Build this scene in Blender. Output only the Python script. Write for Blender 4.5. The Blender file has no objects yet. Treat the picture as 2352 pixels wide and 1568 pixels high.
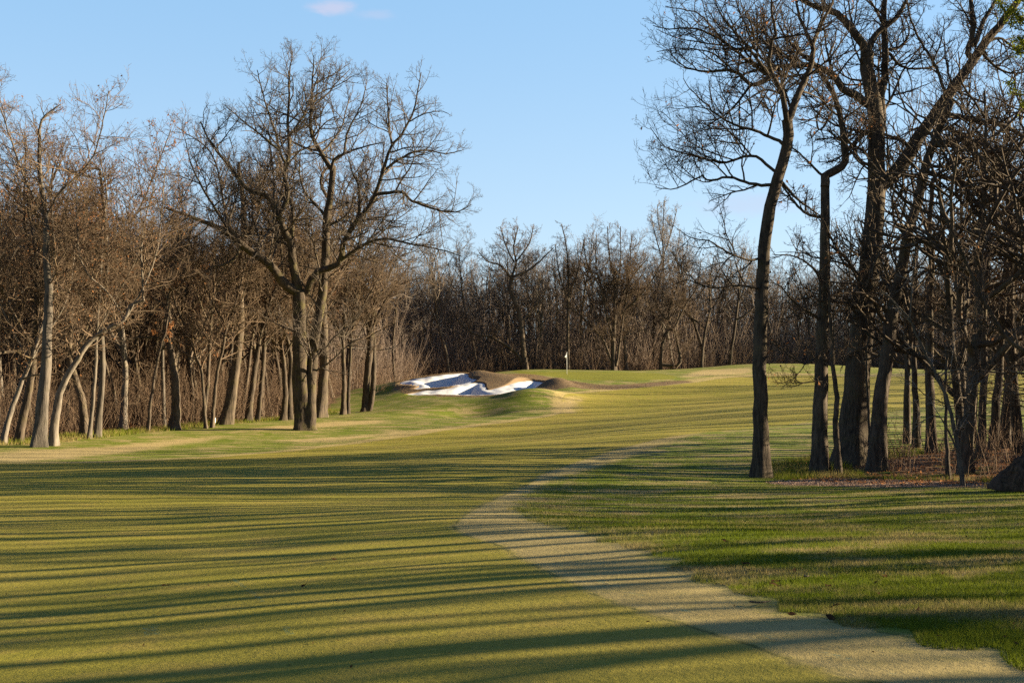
import bpy, math, random
import numpy as np
rng = np.random.default_rng(7)
R = math.radians
sc = bpy.context.scene
col = sc.collection

# ------------------------------------------------------------------ camera
F = 3000.0                      # focal length in units of a 2352 px wide frame
CAM_Z = 1.7
PITCH = math.atan((935 - 784) / F)
cd = bpy.data.cameras.new("camera"); cam = bpy.data.objects.new("camera", cd); col.objects.link(cam)
cd.sensor_width = 36.0; cd.lens = 36.0 * F / 2352.0
cd.clip_start = 0.1; cd.clip_end = 3000
cam.location = (0, 0, CAM_Z); cam.rotation_euler = (math.pi / 2 + PITCH, 0, 0)
sc.camera = cam

def ray(px, py):
    """direction with unit forward distance (y = 1) of a photo point"""
    a = (np.asarray(px, float) - 1176) / F; b = (784 - np.asarray(py, float)) / F
    y = math.cos(PITCH) - b * math.sin(PITCH); z = math.sin(PITCH) + b * math.cos(PITCH)
    return a / y, z / y
def P(px, py, d):
    a, b = ray(px, py)
    return np.stack([a * d, np.broadcast_to(np.asarray(d, float), np.shape(a)), CAM_Z + b * d], -1)

# ------------------------------------------------------------------ terrain height
CP = [  # photo x, y, distance: the lie of the land
 (1176,1568,8.06),(0,1568,8.6),(2352,1568,7.9),(1176,1300,14.2),(0,1300,15.6),(600,1200,20),(1176,1200,19.4),(0,1150,26),(1800,1250,16),(2352,1250,16.5),
 (1190,1165,22.5),(1748,1090,38),(2208,1117,33),(1882,1080,39.5),(1957,1058,42),(1400,1080,37),(1500,1180,23),(1900,1160,26),(2330,1140,29),
 (600,1100,35),(0,1062,45),(600,1050,50),(85,1029,58),(225,1007,66),(400,990,74),(697,990,75),(525,977,78),(840,944,96),(733,960,88),(300,1035,55),
 (1000,1045,50),(1176,1000,68),(1000,985,74),(1270,952,88),(1500,950,84),(1590,995,58),(1850,965,66),(1700,900,104),(1500,912,102),(1700,860,134),(1700,838,156),
 (1302,856,131),(1200,850,141),(1302,874,117),(1480,868,121),(1560,850,142),(1040,856,119),(1110,862,117),(1180,872,114),(1250,884,111),(950,880,112),(1000,893,109),(1050,910,104),(1200,900,105),(1290,905,103),
 (900,893,112),(880,908,108),(1000,927,98),(1100,945,92),(760,968,84),(2140,1037,47),(2310,1020,50),(1950,940,76),(1950,872,124),(2200,930,80),(2200,860,130),
]
pts = [P(*c) for c in CP]
EX = [(-10,-12,0),(10,-12,.0),(0,-40,0),(60,-40,.3),(-60,-40,-.3),(13,14,.1),(20,20,.2),(30,35,.3),(50,55,1.0),(60,100,3.2),(60,160,5.8),(100,60,1.2),(100,150,5),(-30,62,-.1),(-40,90,.3),(-30,120,1.5),
      (-16,132,2.6),(-70,70,-.2),(-80,140,1.3),(-20,175,3.6),(0,185,4.8),(40,205,6.0),(-60,220,3),(2,158,4.9),(20,165,5.6),(-300,-100,0),(300,-100,1),(400,400,5),(-400,400,3),(0,400,5),(300,150,4),(-300,150,1)]
CPW = np.array([list(p) for p in pts] + [list(e) for e in EX])
def _phi(r2): return 0.5 * r2 * np.log(r2 + 1e-9)
def _fit():
    X = CPW[:, :2] / 100.0; n = len(X)
    K = _phi(((X[:, None] - X[None]) ** 2).sum(-1)) + np.eye(n) * 2e-5
    A = np.zeros((n + 3, n + 3)); A[:n, :n] = K; A[:n, n] = 1; A[:n, n+1:] = X; A[n, :n] = 1; A[n+1:, :n] = X.T
    return np.linalg.solve(A, np.concatenate([CPW[:, 2], np.zeros(3)]))
TPS = _fit()
def ss(e0, e1, x):
    t = np.clip((x - e0) / (e1 - e0), 0, 1); return t * t * (3 - 2 * t)
def base_z(x, y):
    x = np.asarray(x, float); y = np.asarray(y, float); sh = np.broadcast(x, y).shape
    q = np.stack(np.broadcast_arrays(x, y), -1).reshape(-1, 2) / 100.0
    q = np.clip(q, -4, 4); n = len(CPW); out = np.empty(len(q))
    for i in range(0, len(q), 20000):
        c = q[i:i+20000]
        d2 = ((c[:, None] - CPW[None, :, :2] / 100.0) ** 2).sum(-1)
        out[i:i+20000] = _phi(d2) @ TPS[:n] + TPS[n] + c @ TPS[n+1:]
    return out.reshape(sh)
def undul(x, y):
    return .018 * np.sin(x * .7 + .4 * y) * np.sin(y * .35 + 1) + .10 * np.sin(x * .21 - y * .13 + 2) + .004 * np.sin(x * 2.3 + y * 1.1)
def hit(px, py):
    """plan point where a photo point meets the ground"""
    a, b = ray(px, py); d = np.geomspace(4, 260, 900)
    g = CAM_Z + b * d - base_z(a * d, d) - undul(a * d, d)
    i = np.argmax(g <= 0)
    if i == 0: return np.array([a * 160, 160.0])
    t = g[i-1] / (g[i-1] - g[i] + 1e-9); dd = d[i-1] + (d[i] - d[i-1]) * t
    return np.array([a * dd, dd])
def plan(l): return np.array([hit(*p) for p in l])
def sdf(poly, x, y):
    """signed distance to a closed plan polygon, positive inside"""
    d = np.full(x.shape, 1e9); ins = np.zeros(x.shape, bool)
    for (x0, y0), (x1, y1) in zip(poly, np.roll(poly, -1, 0)):
        ex, ey = x1 - x0, y1 - y0; t = np.clip(((x - x0) * ex + (y - y0) * ey) / (ex * ex + ey * ey + 1e-12), 0, 1)
        d = np.minimum(d, np.hypot(x - x0 - t * ex, y - y0 - t * ey))
        c = ((y0 > y) != (y1 > y)) & (x < (x1 - x0) * (y - y0) / (y1 - y0 + 1e-12) + x0)
        ins ^= c
    return np.where(ins, d, -d)
def smooth_poly(p, n=4):
    p = np.asarray(p, float); a, b, c, d = np.roll(p, 1, 0), p, np.roll(p, -1, 0), np.roll(p, -2, 0)
    out = []
    for k in range(n):
        t = k / n
        out.append(.5 * (2*b + (c-a)*t + (2*a-5*b+4*c-d)*t*t + (3*b-a-3*c+d)*t**3))
    return np.stack(out, 1).reshape(-1, 2)

def z2(l): return [(799.7 + X * .36, 517.4 + Y * .36) for X, Y in l]
SAND1 = smooth_poly(plan(z2([(358,1005),(400,990),(500,975),(620,958),(700,952),(745,955),(757,972),(770,985),(812,988),(780,1003),(720,1018),(600,1036),(520,1040),(480,1045),(455,1042),(475,1030),(440,1018),(385,1013)])))
SAND2 = smooth_poly(plan(z2([(412,1082),(480,1065),(560,1058),(650,1045),(750,1022),(830,1010),(848,1020),(855,1040),(870,1052),(900,1050),(980,1035),(1050,1012),(1100,997),(1180,992),(1240,1002),(1268,1012),(1240,1020),(1150,1040),(1080,1057),(1000,1068),(900,1075),(780,1078),(600,1077),(480,1082)])))
COLLAR = smooth_poly(plan([(905,882),(940,866),(1000,858),(1060,853),(1110,853),(1140,858),(1200,858),(1260,866),(1310,874),(1400,884),(1560,874),(1580,879),(1420,894),(1290,893),(1240,900),(1170,908),(1060,911),(960,909),(925,906),(915,896)]))
GREEN = smooth_poly(plan([(1140,853),(1200,852),(1302,854),(1450,855),(1520,858),(1555,867),(1500,872),(1400,873),(1320,871),(1250,862),(1190,857)]))
TAN = [smooth_poly(plan(l)) for l in (
  [(1560,864),(1600,852),(1640,848),(1725,846),(1730,856),(1650,862),(1590,866)],
  [(1270,948),(1275,930),(1300,918),(1335,914),(1330,935),(1325,948)],
  [(500,995),(600,980),(680,974),(760,968),(860,964),(900,970),(800,978),(700,985),(600,990)],
  [(-80,1058),(0,1038),(150,1030),(300,1018),(420,1006),(520,1004),(420,1022),(320,1036),(200,1050),(60,1060)],
  [(620,1010),(800,1000),(980,985),(1040,985),(900,1000),(720,1016)])]
FAIR = smooth_poly(np.concatenate([plan([(2020,1600),(1936,1560),(1801,1508),(1676,1468),(1551,1428),(1386,1373),(1250,1310),(1150,1255),(1090,1236),(1045,1212),(1062,1186),(1120,1152),(1195,1120),(1272,1078),(1370,1046),(1470,1018),(1580,997),(1720,984),(1860,968),(2050,945),(2352,915)]),
     [(60,84),(60,126)], plan([(2100,864),(1850,862),(1700,866),(1600,878),(1450,892),(1330,905),(1290,925),(1285,950),(1180,968),(1000,992),(850,1014),(500,1050),(0,1064)]), [(-40,44),(-40,2),(-10,1),(0,3)]]), 3)
FIRST = smooth_poly(np.concatenate([plan([(2420,1540),(2352,1513),(2176,1478),(1996,1438),(1846,1413),(1676,1358),(1560,1300),(1400,1240),(1260,1205),(1195,1176),(1192,1160),(1240,1120),(1350,1080),(1480,1036),(1600,997),(1720,976),(1860,958),(2050,935),(2352,905)]),
     [(70,86),(70,134)], plan([(2100,858),(1850,857),(1700,860),(1580,872),(1450,886),(1320,900),(1270,918),(1262,950),(1180,962),(1000,984),(850,1006),(500,1046),(0,1060)]), [(-43,46),(-43,1),(-10,-2),(6,-2)]]), 3)
WOODL = np.array([(-140,30),(-70,38),(-40,49),(-28,57.5),(-22.3,60),(-21,64),(-20.6,70),(-19.4,74),(-17.4,79),(-15.5,84.5),(-14,90),(-13.5,97),(-14,110),(-14,121),(-11.4,130),(-8.5,144),(1,150),(11.6,152),(20,158),(29,163),(38,168),(52,172),(75,172),(130,150),(320,330),(-320,330)], float)
WOODR = np.array([(8.2,37.2),(9.2,35.6),(10.5,34.2),(12,33),(13.6,31.6),(15.5,30.0),(16.5,22),(20,12),(28,0),(70,-10),(110,0),(110,46),(60,54),(33,55),(22,54),(15.5,50.5),(12.6,47),(10.8,44.6),(8.8,42)], float)
MULCH = smooth_poly(plan([(1770,1106),(1900,1098),(2050,1102),(2150,1104),(2240,1106),(2300,1110),(2280,1118),(2150,1119),(2000,1119),(1880,1116),(1790,1113)]))
HUMPS = [  # photo point, height, radius: shaped mounds of the bunker complex and the approach
 (1128,870,.26,1.9),(1098,866,.34,1.2),(1165,872,.22,2.2),(1205,876,.12,1.8),(1282,887,.8,1.5),(1240,880,.3,1.4),(1010,884,.15,1.5),
 (1205,918,.5,2.6),(1250,912,.35,2.6)]
HP = [(hit(px, py), h, r) for px, py, h, r in HUMPS]
DIPS = [((1090, 942), -.45, 2.4), ((1000, 950), -.2, 3.0)]
HP += [(hit(*p), h, r) for p, h, r in DIPS]
def humps(x, y):
    o = np.zeros(np.broadcast(x, y).shape)
    for (hx, hy), h, r in HP: o = o + h * np.exp(-((x - hx) ** 2 + ((y - hy) / 1.25) ** 2) / (r * r))
    return o
def ground_z(x, y):
    x = np.asarray(x, float); y = np.asarray(y, float)
    s = np.maximum(sdf(SAND1, x, y), sdf(SAND2, x, y)) if x.ndim else np.maximum(sdf(SAND1, x[None], y[None])[0], sdf(SAND2, x[None], y[None])[0])
    out = 1 - ss(-.3, .2, s)
    return base_z(x, y) + (humps(x, y) + .10) * out - 1.45 * (1 - out) - .10 + undul(x, y) * ss(1.5, 4, -s)

# ------------------------------------------------------------------ materials
def new_mat(name):
    m = bpy.data.materials.new(name); m.use_nodes = True; nt = m.node_tree; nt.nodes.clear()
    return m, nt
class N:
    def __init__(s, nt): s.nt = nt
    def n(s, t, **k):
        nd = s.nt.nodes.new(t)
        for a, v in k.items():
            if a.startswith("i_"):
                key = a[2:]; key = int(key) if key.isdigit() else key.replace("_", " ")
                s.put(nd.inputs[key], v)
            else: setattr(nd, a, v)
        return nd
    def put(s, sock, v):
        if isinstance(v, bpy.types.NodeSocket): s.nt.links.new(v, sock)
        elif isinstance(v, bpy.types.Node): s.nt.links.new(v.outputs[0], sock)
        elif isinstance(v, tuple) and len(v) == 3 and sock.type == 'RGBA': sock.default_value = (*v, 1)
        else: sock.default_value = v
    def noise(s, vec, scale, detail=3, rough=.55, dist=0):
        return s.n('ShaderNodeTexNoise', i_Vector=vec, i_Scale=scale, i_Detail=detail, i_Roughness=rough, i_Distortion=dist).outputs[0]
    def mix(s, f, a, b, mode='MIX'):
        nd = s.nt.nodes.new('ShaderNodeMix'); nd.data_type = 'RGBA'; nd.blend_type = mode
        s.put(nd.inputs[0], f); s.put(nd.inputs[6], a); s.put(nd.inputs[7], b); return nd.outputs[2]
    def math(s, op, a, b=0.0, c=0.0):
        nd = s.nt.nodes.new('ShaderNodeMath'); nd.operation = op
        s.put(nd.inputs[0], a); s.put(nd.inputs[1], b); s.put(nd.inputs[2], c); return nd.outputs[0]
    def step(s, x, lo, hi):
        nd = s.nt.nodes.new('ShaderNodeMapRange'); nd.interpolation_type = 'SMOOTHSTEP'
        s.put(nd.inputs[0], x); s.put(nd.inputs[1], lo); s.put(nd.inputs[2], hi); return nd.outputs[0]
    def attr(s, name): return s.n('ShaderNodeAttribute', attribute_name=name).outputs['Fac']
    def scale(s, vec, v):
        nd = s.nt.nodes.new('ShaderNodeVectorMath'); nd.operation = 'MULTIPLY'
        s.put(nd.inputs[0], vec); nd.inputs[1].default_value = v; return nd.outputs[0]
    def out(s, bsdf, disp=None):
        o = s.nt.nodes.new('ShaderNodeOutputMaterial'); s.nt.links.new(bsdf.outputs[0], o.inputs[0])
def grass_colour(g, pos):
    """the turf colour of the long rough, shared by the ground and its blades: green with straw patches"""
    p1 = g.scale(pos, (.55, 1.0, 0.0))
    n1 = g.noise(p1, .9, 5, .62, .6); n2 = g.noise(pos, 6, 3, .6)
    k = g.step(g.math('ADD', n1, g.math('MULTIPLY', g.math('SUBTRACT', n2, .5), .35)), .44, .64)
    green = g.mix(g.noise(pos, .6, 2), (.085, .122, .009), (.158, .178, .02))
    straw = g.mix(g.noise(pos, 1.7, 3), (.24, .19, .070), (.33, .26, .115))
    return g.mix(k, green, straw)
def ground_material():
    m, nt = new_mat("turf"); g = N(nt)
    pos = g.n('ShaderNodeNewGeometry').outputs['Position']
    big = g.noise(pos, .16, 3); mid = g.noise(pos, 1.3, 4, .6); fine = g.noise(pos, 14, 3, .65); grain = g.noise(pos, 90, 2, .7)
    e = g.math('SUBTRACT', mid, .5); ef = g.math('SUBTRACT', fine, .5)
    sd = lambda n, a, b=.05: g.math('ADD', g.attr(n), g.math('ADD', g.math('MULTIPLY', e, a), g.math('MULTIPLY', ef, b)))
    rough = grass_colour(g, pos)
    fa = g.mix(g.step(big, .35, .65), (.212, .190, .024), (.258, .215, .036))
    fa = g.mix(g.math('MULTIPLY', g.step(mid, .45, .75), .6), fa, (.29, .21, .052))
    fa = g.mix(g.math('MULTIPLY', g.step(g.noise(pos, 4.5, 3), .55, .8), .45), fa, (.13, .122, .018))
    first = g.mix(g.step(mid, .3, .7), (.285, .222, .084), (.36, .282, .112))
    first = g.mix(g.math('MULTIPLY', g.step(g.noise(pos, 3.3, 3), .5, .75), .35), first, (.21, .19, .045))
    inF = g.step(sd("sd_fair", .45, .18), -.12, .12); inR = g.step(sd("sd_first", .8, .5), -.28, .3)
    c = g.mix(inR, rough, first); c = g.mix(inF, c, fa)
    # dark lines along each cut; beside the rough, painted shade of taller grass
    for nm, a, b, w, amt in (("sd_fair", .22, .07, .045, .75), ("sd_first", .5, .25, .07, .55)):
        rim = g.math('SUBTRACT', 1.0, g.step(g.math('ABSOLUTE', sd(nm, a, b)), 0.0, w))
        rim = g.math('MULTIPLY', rim, g.step(g.noise(pos, 2.1, 3), .38, .6))
        c = g.mix(g.math('MULTIPLY', rim, amt), c, (.045, .058, .010))
    c = g.mix(g.math('MULTIPLY', g.step(sd("sd_tan", 2.0, .3), -.4, .9), .85), c, g.mix(mid, (.34, .25, .11), (.42, .32, .15)))
    c = g.mix(g.step(sd("sd_green", .6, 0), -.1, .1), c, g.mix(big, (.15, .155, .014), (.20, .19, .022)))
    brown = g.mix(fine, (.125, .088, .052), (.20, .14, .08))
    c = g.mix(g.step(sd("sd_collar", 1.6, .4), -.3, .3), c, brown)
    leaf = g.mix(g.step(fine, .35, .7), (.10, .058, .034), (.23, .13, .072))
    leaf = g.mix(g.step(g.noise(pos, 38, 2), .6, .7), leaf, (.36, .22, .125))
    wg = g.step(sd("sd_wood", 2.6, .6), -.2, 1.2)
    c = g.mix(wg, c, g.mix(g.step(g.noise(pos, .7, 3), .56, .66), leaf, (.05, .075, .010)))
    chips = g.mix(g.step(g.noise(pos, 26, 2), .4, .65), (.15, .085, .052), (.40, .26, .17))
    c = g.mix(g.step(sd("sd_mulch", 1.0, .5), -.1, .25), c, chips)
    v = g.math('ADD', .74, g.math('MULTIPLY', grain, .52)); v = g.math('MULTIPLY', v, g.math('ADD', .82, g.math('MULTIPLY', fine, .36)))
    c = g.mix(1.0, c, g.n('ShaderNodeCombineColor', i_0=v, i_1=v, i_2=v).outputs[0], 'MULTIPLY')
    h = g.math('ADD', g.math('MULTIPLY', grain, .004), g.math('MULTIPLY', fine, .010))
    bump = g.n('ShaderNodeBump', i_Strength=1.0, i_Distance=1.0, i_Height=h)
    b = g.n('ShaderNodeBsdfPrincipled', i_Base_Color=c, i_Roughness=.95, i_Normal=bump)
    b.inputs['Specular IOR Level'].default_value = .08
    b.inputs['Sheen Weight'].default_value = .0; b.inputs['Sheen Roughness'].default_value = .6; b.inputs['Sheen Tint'].default_value = (.9, .8, .35, 1)
    g.out(b); return m
def blade_material(name, dry=False):
    m, nt = new_mat(name); g = N(nt)
    pos = g.n('ShaderNodeNewGeometry').outputs['Position']
    c = g.mix(g.noise(pos, 9, 2), (.15, .105, .06), (.24, .17, .095)) if dry else grass_colour(g, pos)
    b = g.n('ShaderNodeBsdfDiffuse', i_Color=c); t = g.n('ShaderNodeBsdfTranslucent', i_Color=c)
    g.out(g.n('ShaderNodeMixShader', i_0=.35, i_1=b.outputs[0], i_2=t.outputs[0])); return m
def sand_material():
    m, nt = new_mat("white sand"); g = N(nt); pos = g.n('ShaderNodeNewGeometry').outputs['Position']
    n = g.noise(pos, 7, 4); r = g.noise(g.scale(pos, (2.5, .8, 1)), 1.6, 3)
    c = g.mix(n, (.55, .56, .56), (.63, .63, .63))
    bump = g.n('ShaderNodeBump', i_Strength=.25, i_Distance=.03, i_Height=g.math('ADD', n, r))
    g.out(g.n('ShaderNodeBsdfPrincipled', i_Base_Color=c, i_Roughness=.9, i_Normal=bump)); return m
def bark_material(name, dark, light, moss=0.0, bumpd=.03, vscale=(14, 14, 2.2)):
    m, nt = new_mat(name); g = N(nt)
    ob = g.n('ShaderNodeTexCoord').outputs['Object']; rnd = g.n('ShaderNodeObjectInfo').outputs['Random']
    ridges = g.noise(g.scale(ob, vscale), 1.0, 4, .65, .4); blot = g.noise(ob, .9, 3)
    c = g.mix(g.step(ridges, .32, .68), dark, light)
    c = g.mix(g.math('MULTIPLY', g.step(blot, .4, .7), .5), c, tuple(x * 1.35 for x in light))
    if moss: c = g.mix(g.math('MULTIPLY', g.step(g.noise(ob, 2.2, 4), .48, .68), moss), c, (.10, .088, .024))
    v = g.math('ADD', .78, g.math('MULTIPLY', rnd, .44))
    c = g.mix(1.0, c, g.n('ShaderNodeCombineColor', i_0=v, i_1=v, i_2=v).outputs[0], 'MULTIPLY')
    bump = g.n('ShaderNodeBump', i_Strength=.9, i_Distance=bumpd, i_Height=ridges)
    b = g.n('ShaderNodeBsdfPrincipled', i_Base_Color=c, i_Roughness=.92, i_Normal=bump); b.inputs['Specular IOR Level'].default_value = .15
    g.out(b); return m
def simple(name, c, rough=.7, var=0.0, scale=8):
    m, nt = new_mat(name); g = N(nt)
    if var:
        ob = g.n('ShaderNodeTexCoord').outputs['Object']
        c = g.mix(g.noise(ob, scale, 3), tuple(x * (1 - var) for x in c), tuple(min(1, x * (1 + var)) for x in c))
    g.out(g.n('ShaderNodeBsdfPrincipled', i_Base_Color=c, i_Roughness=rough)); return m
def leaf_material(name, a, b_):
    m, nt = new_mat(name); g = N(nt); pos = g.n('ShaderNodeNewGeometry').outputs['Position']
    c = g.mix(g.noise(pos, 5, 2), a, b_)
    g.out(g.n('ShaderNodeMixShader', i_0=.4, i_1=g.n('ShaderNodeBsdfDiffuse', i_Color=c).outputs[0], i_2=g.n('ShaderNodeBsdfTranslucent', i_Color=c).outputs[0])); return m
M = dict(
  turf=ground_material(), sand=sand_material(), blade=blade_material("rough grass"), dry=blade_material("dry grass", True),
  bark=bark_material("furrowed grey bark", (0.0319, 0.0244, 0.0186), (0.0986, 0.0754, 0.0551), .25),
  oakbark=bark_material("mossy oak bark", (0.0290, 0.0220, 0.0162), (0.0957, 0.0725, 0.0510), .55),
  darkbark=bark_material("dark bark", (0.028, 0.0220, 0.0175), (0.100, 0.076, 0.054), .2),
  palebark=bark_material("pale bark", (.066, .055, .044), (.150, .126, .100), .1, .012),
  greybark=bark_material("light grey bark", (0.0580, 0.0493, 0.0406), (0.1450, 0.1218, 0.0986), .15),
  hazetwig=bark_material('haze greyed twigs', (.088, .070, .057), (.18, .145, .118), .1, .0),  # distance haze put into the colour: lighter, greyer than the near twigs
  hazebrush=bark_material('haze greyed brush stems', (.115, .086, .068), (.22, .168, .134), 0, .0),  # paler, greyer copy of the brush stems with far haze painted in
  greytwig=bark_material('grey brown twigs', (.048, .038, .031), (.105, .084, .066), .15, .0),
  shadetwig=bark_material('shade darkened twigs', (.034, .026, .020), (.094, .069, .048), .1, .0),  # darker copy of the brown twigs; the right clump's shade is in its colour
  twig=bark_material("brown twigs", (.078, .054, .037), (.155, .108, .072), .2, .0),
  paletwig=bark_material("pale twigs", (0.1508, 0.1276, 0.1102), (0.2436, 0.2146, 0.1856), .0, .0),
  leaf=leaf_material("dead oak leaves", (.23, .10, .045), (.38, .19, .085)),
  chip=simple('wood chips', (.34, .225, .15), .9, .5, 3),
  deadleaf=leaf_material('curled brown leaf', (.05, .03, .018), (.11, .06, .03)),
  green=leaf_material("fresh green leaves", (.10, .15, .02), (.28, .27, .03)),
  white=simple("white paint", (.80, .79, .76), .5), flag=simple("white flag cloth", (.82, .81, .80), .8, .05, 20),
  black=simple("black ink", (.02, .02, .025), .6), wood=simple("stake wood", (.36, .28, .18), .8, .2, 20), hole=simple("dark hole liner", (.015, .015, .015), .9),
  brush=bark_material("brush stems", (.085, .056, .038), (.17, .115, .075), 0, .0))
def dye_material():
    m, nt = new_mat("teal turf dye"); g = N(nt); pos = g.n('ShaderNodeNewGeometry').outputs['Position']
    k = g.math('MULTIPLY', g.step(g.noise(pos, 22, 3, .7), .42, .7), .55)
    d = g.n('ShaderNodeBsdfDiffuse', i_Color=(.05, .17, .15)); t = g.n('ShaderNodeBsdfTransparent')
    g.out(g.n('ShaderNodeMixShader', i_0=k, i_1=t.outputs[0], i_2=d.outputs[0])); return m
M['dye'] = dye_material()

# ------------------------------------------------------------------ mesh helpers
def mesh_from(name, V, Q, mats, smooth=True, tri=False, mi=None):
    me = bpy.data.meshes.new(name); k = 3 if tri else 4
    me.vertices.add(len(V)); me.vertices.foreach_set("co", np.ascontiguousarray(V, np.float32).ravel())
    me.loops.add(Q.size); me.loops.foreach_set("vertex_index", np.ascontiguousarray(Q, np.int32).ravel())
    me.polygons.add(len(Q)); me.polygons.foreach_set("loop_start", np.arange(len(Q), dtype=np.int32) * k)
    me.polygons.foreach_set("loop_total", np.full(len(Q), k, np.int32))
    if mi is not None: me.polygons.foreach_set("material_index", np.asarray(mi, np.int32))
    me.polygons.foreach_set("use_smooth", np.full(len(Q), smooth))
    for m in (mats if isinstance(mats, (list, tuple)) else [mats]): me.materials.append(m)
    me.update(calc_edges=True); return me
def link(name, me, parent=None, loc=None):
    o = bpy.data.objects.new(name, me); col.objects.link(o)
    if parent: o.parent = parent
    if loc is not None: o.location = loc
    return o
def tag(o, label=None, cat=None, group=None, kind=None):
    if label: o["label"] = label
    if cat: o["category"] = cat
    if group: o["group"] = group
    if kind: o["kind"] = kind
    return o
def empty(name, loc, label, cat, group=None, rz=0.0, s=1.0):
    o = bpy.data.objects.new(name, None); col.objects.link(o); o.empty_display_size = .3
    o.location = loc; o.rotation_euler = (0, 0, rz); o.scale = (s, s, s)
    return tag(o, label, cat, group)
def unit(v): return v / (np.linalg.norm(v, axis=-1, keepdims=True) + 1e-9)
def tubes(pts, rad, sides):
    """pts (n,m,3), rad (n,m) -> vertices, quads"""
    n, m, _ = pts.shape
    t = np.empty_like(pts); t[:, 1:-1] = pts[:, 2:] - pts[:, :-2]; t[:, 0] = pts[:, 1] - pts[:, 0]; t[:, -1] = pts[:, -1] - pts[:, -2]
    t = unit(t); mean = unit(pts[:, -1] - pts[:, 0])
    ref = np.where((np.abs(mean[:, 2:3]) < .8), np.array([[0, 0, 1.]]), np.array([[1., 0, 0]]))[:, None]
    u = unit(np.cross(t, np.broadcast_to(ref, t.shape))); v = np.cross(t, u)
    a = np.arange(sides) * 2 * math.pi / sides
    V = pts[:, :, None] + rad[:, :, None, None] * (u[:, :, None] * np.cos(a)[None, None, :, None] + v[:, :, None] * np.sin(a)[None, None, :, None])
    i = np.arange(n)[:, None, None] * m * sides; j = np.arange(m - 1)[None, :, None] * sides; k = np.arange(sides)[None, None]; k2 = (k + 1) % sides
    Q = np.stack([i + j + k, i + j + k2, i + j + sides + k2, i + j + sides + k], -1).reshape(-1, 4)
    return V.reshape(-1, 3), Q
def merge(parts):
    Vs, Qs, o = [], [], 0
    for V, Q in parts:
        Vs.append(V); Qs.append(Q + o); o += len(V)
    return np.concatenate(Vs), np.concatenate(Qs)

# ------------------------------------------------------------------ growing trees
def grow(st, di, ln, r0, seg, wander, trop, tip=.3, rg=rng):
    n = len(st); pts = np.empty((n, seg + 1, 3)); pts[:, 0] = st; d = unit(di)
    for k in range(seg):
        d = unit(d + rg.normal(0, wander, (n, 3)) + np.array([0, 0, 1.]) * trop)
        pts[:, k+1] = pts[:, k] + d * (ln / seg)[:, None]
    return pts, r0[:, None] * np.linspace(1, tip, seg + 1)[None]
def kids(pts, rad, cnt, tmin, tmax, ang, angv, rg=rng, up=0.0):
    n, m, _ = pts.shape; idx = np.repeat(np.arange(n), cnt); j = np.arange(len(idx)) - np.repeat(np.cumsum(cnt) - cnt, cnt)
    t = tmin + (tmax - tmin) * (j + rg.random(len(idx))) / np.repeat(np.maximum(cnt, 1), cnt)
    f = t * (m - 1); a = np.minimum(f.astype(int), m - 2); w = (f - a)[:, None]
    p = pts[idx, a] * (1 - w) + pts[idx, a+1] * w; tg = unit(pts[idx, a+1] - pts[idx, a]); r = rad[idx, a] * (1 - w[:, 0]) + rad[idx, a+1] * w[:, 0]
    q = rg.normal(0, 1, (len(idx), 3)); q[:, 2] += up; q = unit(q - (q * tg).sum(-1, keepdims=True) * tg)
    al = np.radians(ang + rg.normal(0, angv, len(idx)))[:, None]
    return idx, t, p, tg * np.cos(al) + q * np.sin(al), r
def plen(pts): return np.linalg.norm(np.diff(pts, axis=1), axis=-1).sum(1)
def twigs(levels, rg, dens=(7, 6, 5), lens=(.42, .45, .5), wander=.16, trop=.02, thick=1.0, minr=.006, last=True, tmin=.25, up=.3):
    """grow branch orders out of a list of (pts, rad) batches; returns batches from thick to thin"""
    out = []; cur = levels
    for L, dn in enumerate(dens):
        nxt = []
        for pts, rad in cur:
            ln = plen(pts); cnt = np.maximum(1, np.round(dn * (.6 + .4 * np.minimum(2.2, ln / (np.median(ln) + 1e-6))))).astype(int)
            idx, t, p, d, r = kids(pts, rad, cnt, tmin, 1.0, 48 if L else 52, 12, rg, up)
            l = ln[idx] * lens[L] * rg.uniform(.55, 1.25, len(idx)) * (1.15 - .5 * t)
            rr = np.clip(np.minimum(r * .75, .004 + l * .017) * thick, minr, None)
            seg = (7, 5, 4, 3)[min(L, 3)]
            nxt.append(grow(p, d, l, rr, seg, wander, trop, .4, rg))
        out += nxt; cur = nxt
    return out
def batch_mesh(batches, sides):
    return merge([tubes(p, r, s) for (p, r), s in zip(batches, sides)])
def leaf_quads(pts, rg, n, size):
    """loose dead leaves hanging on twig points"""
    p = pts[rg.integers(0, len(pts), n)] + rg.normal(0, .05, (n, 3)); u = unit(rg.normal(0, 1, (n, 3))); v = unit(np.cross(u, rg.normal(0, 1, (n, 3))))
    s = size * rg.uniform(.6, 1.3, (n, 1)); V = np.stack([p - u*s, p + v*s*.55, p + u*s, p - v*s*.5], 1).reshape(-1, 3)
    return V, np.arange(4 * n).reshape(-1, 4)

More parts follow.
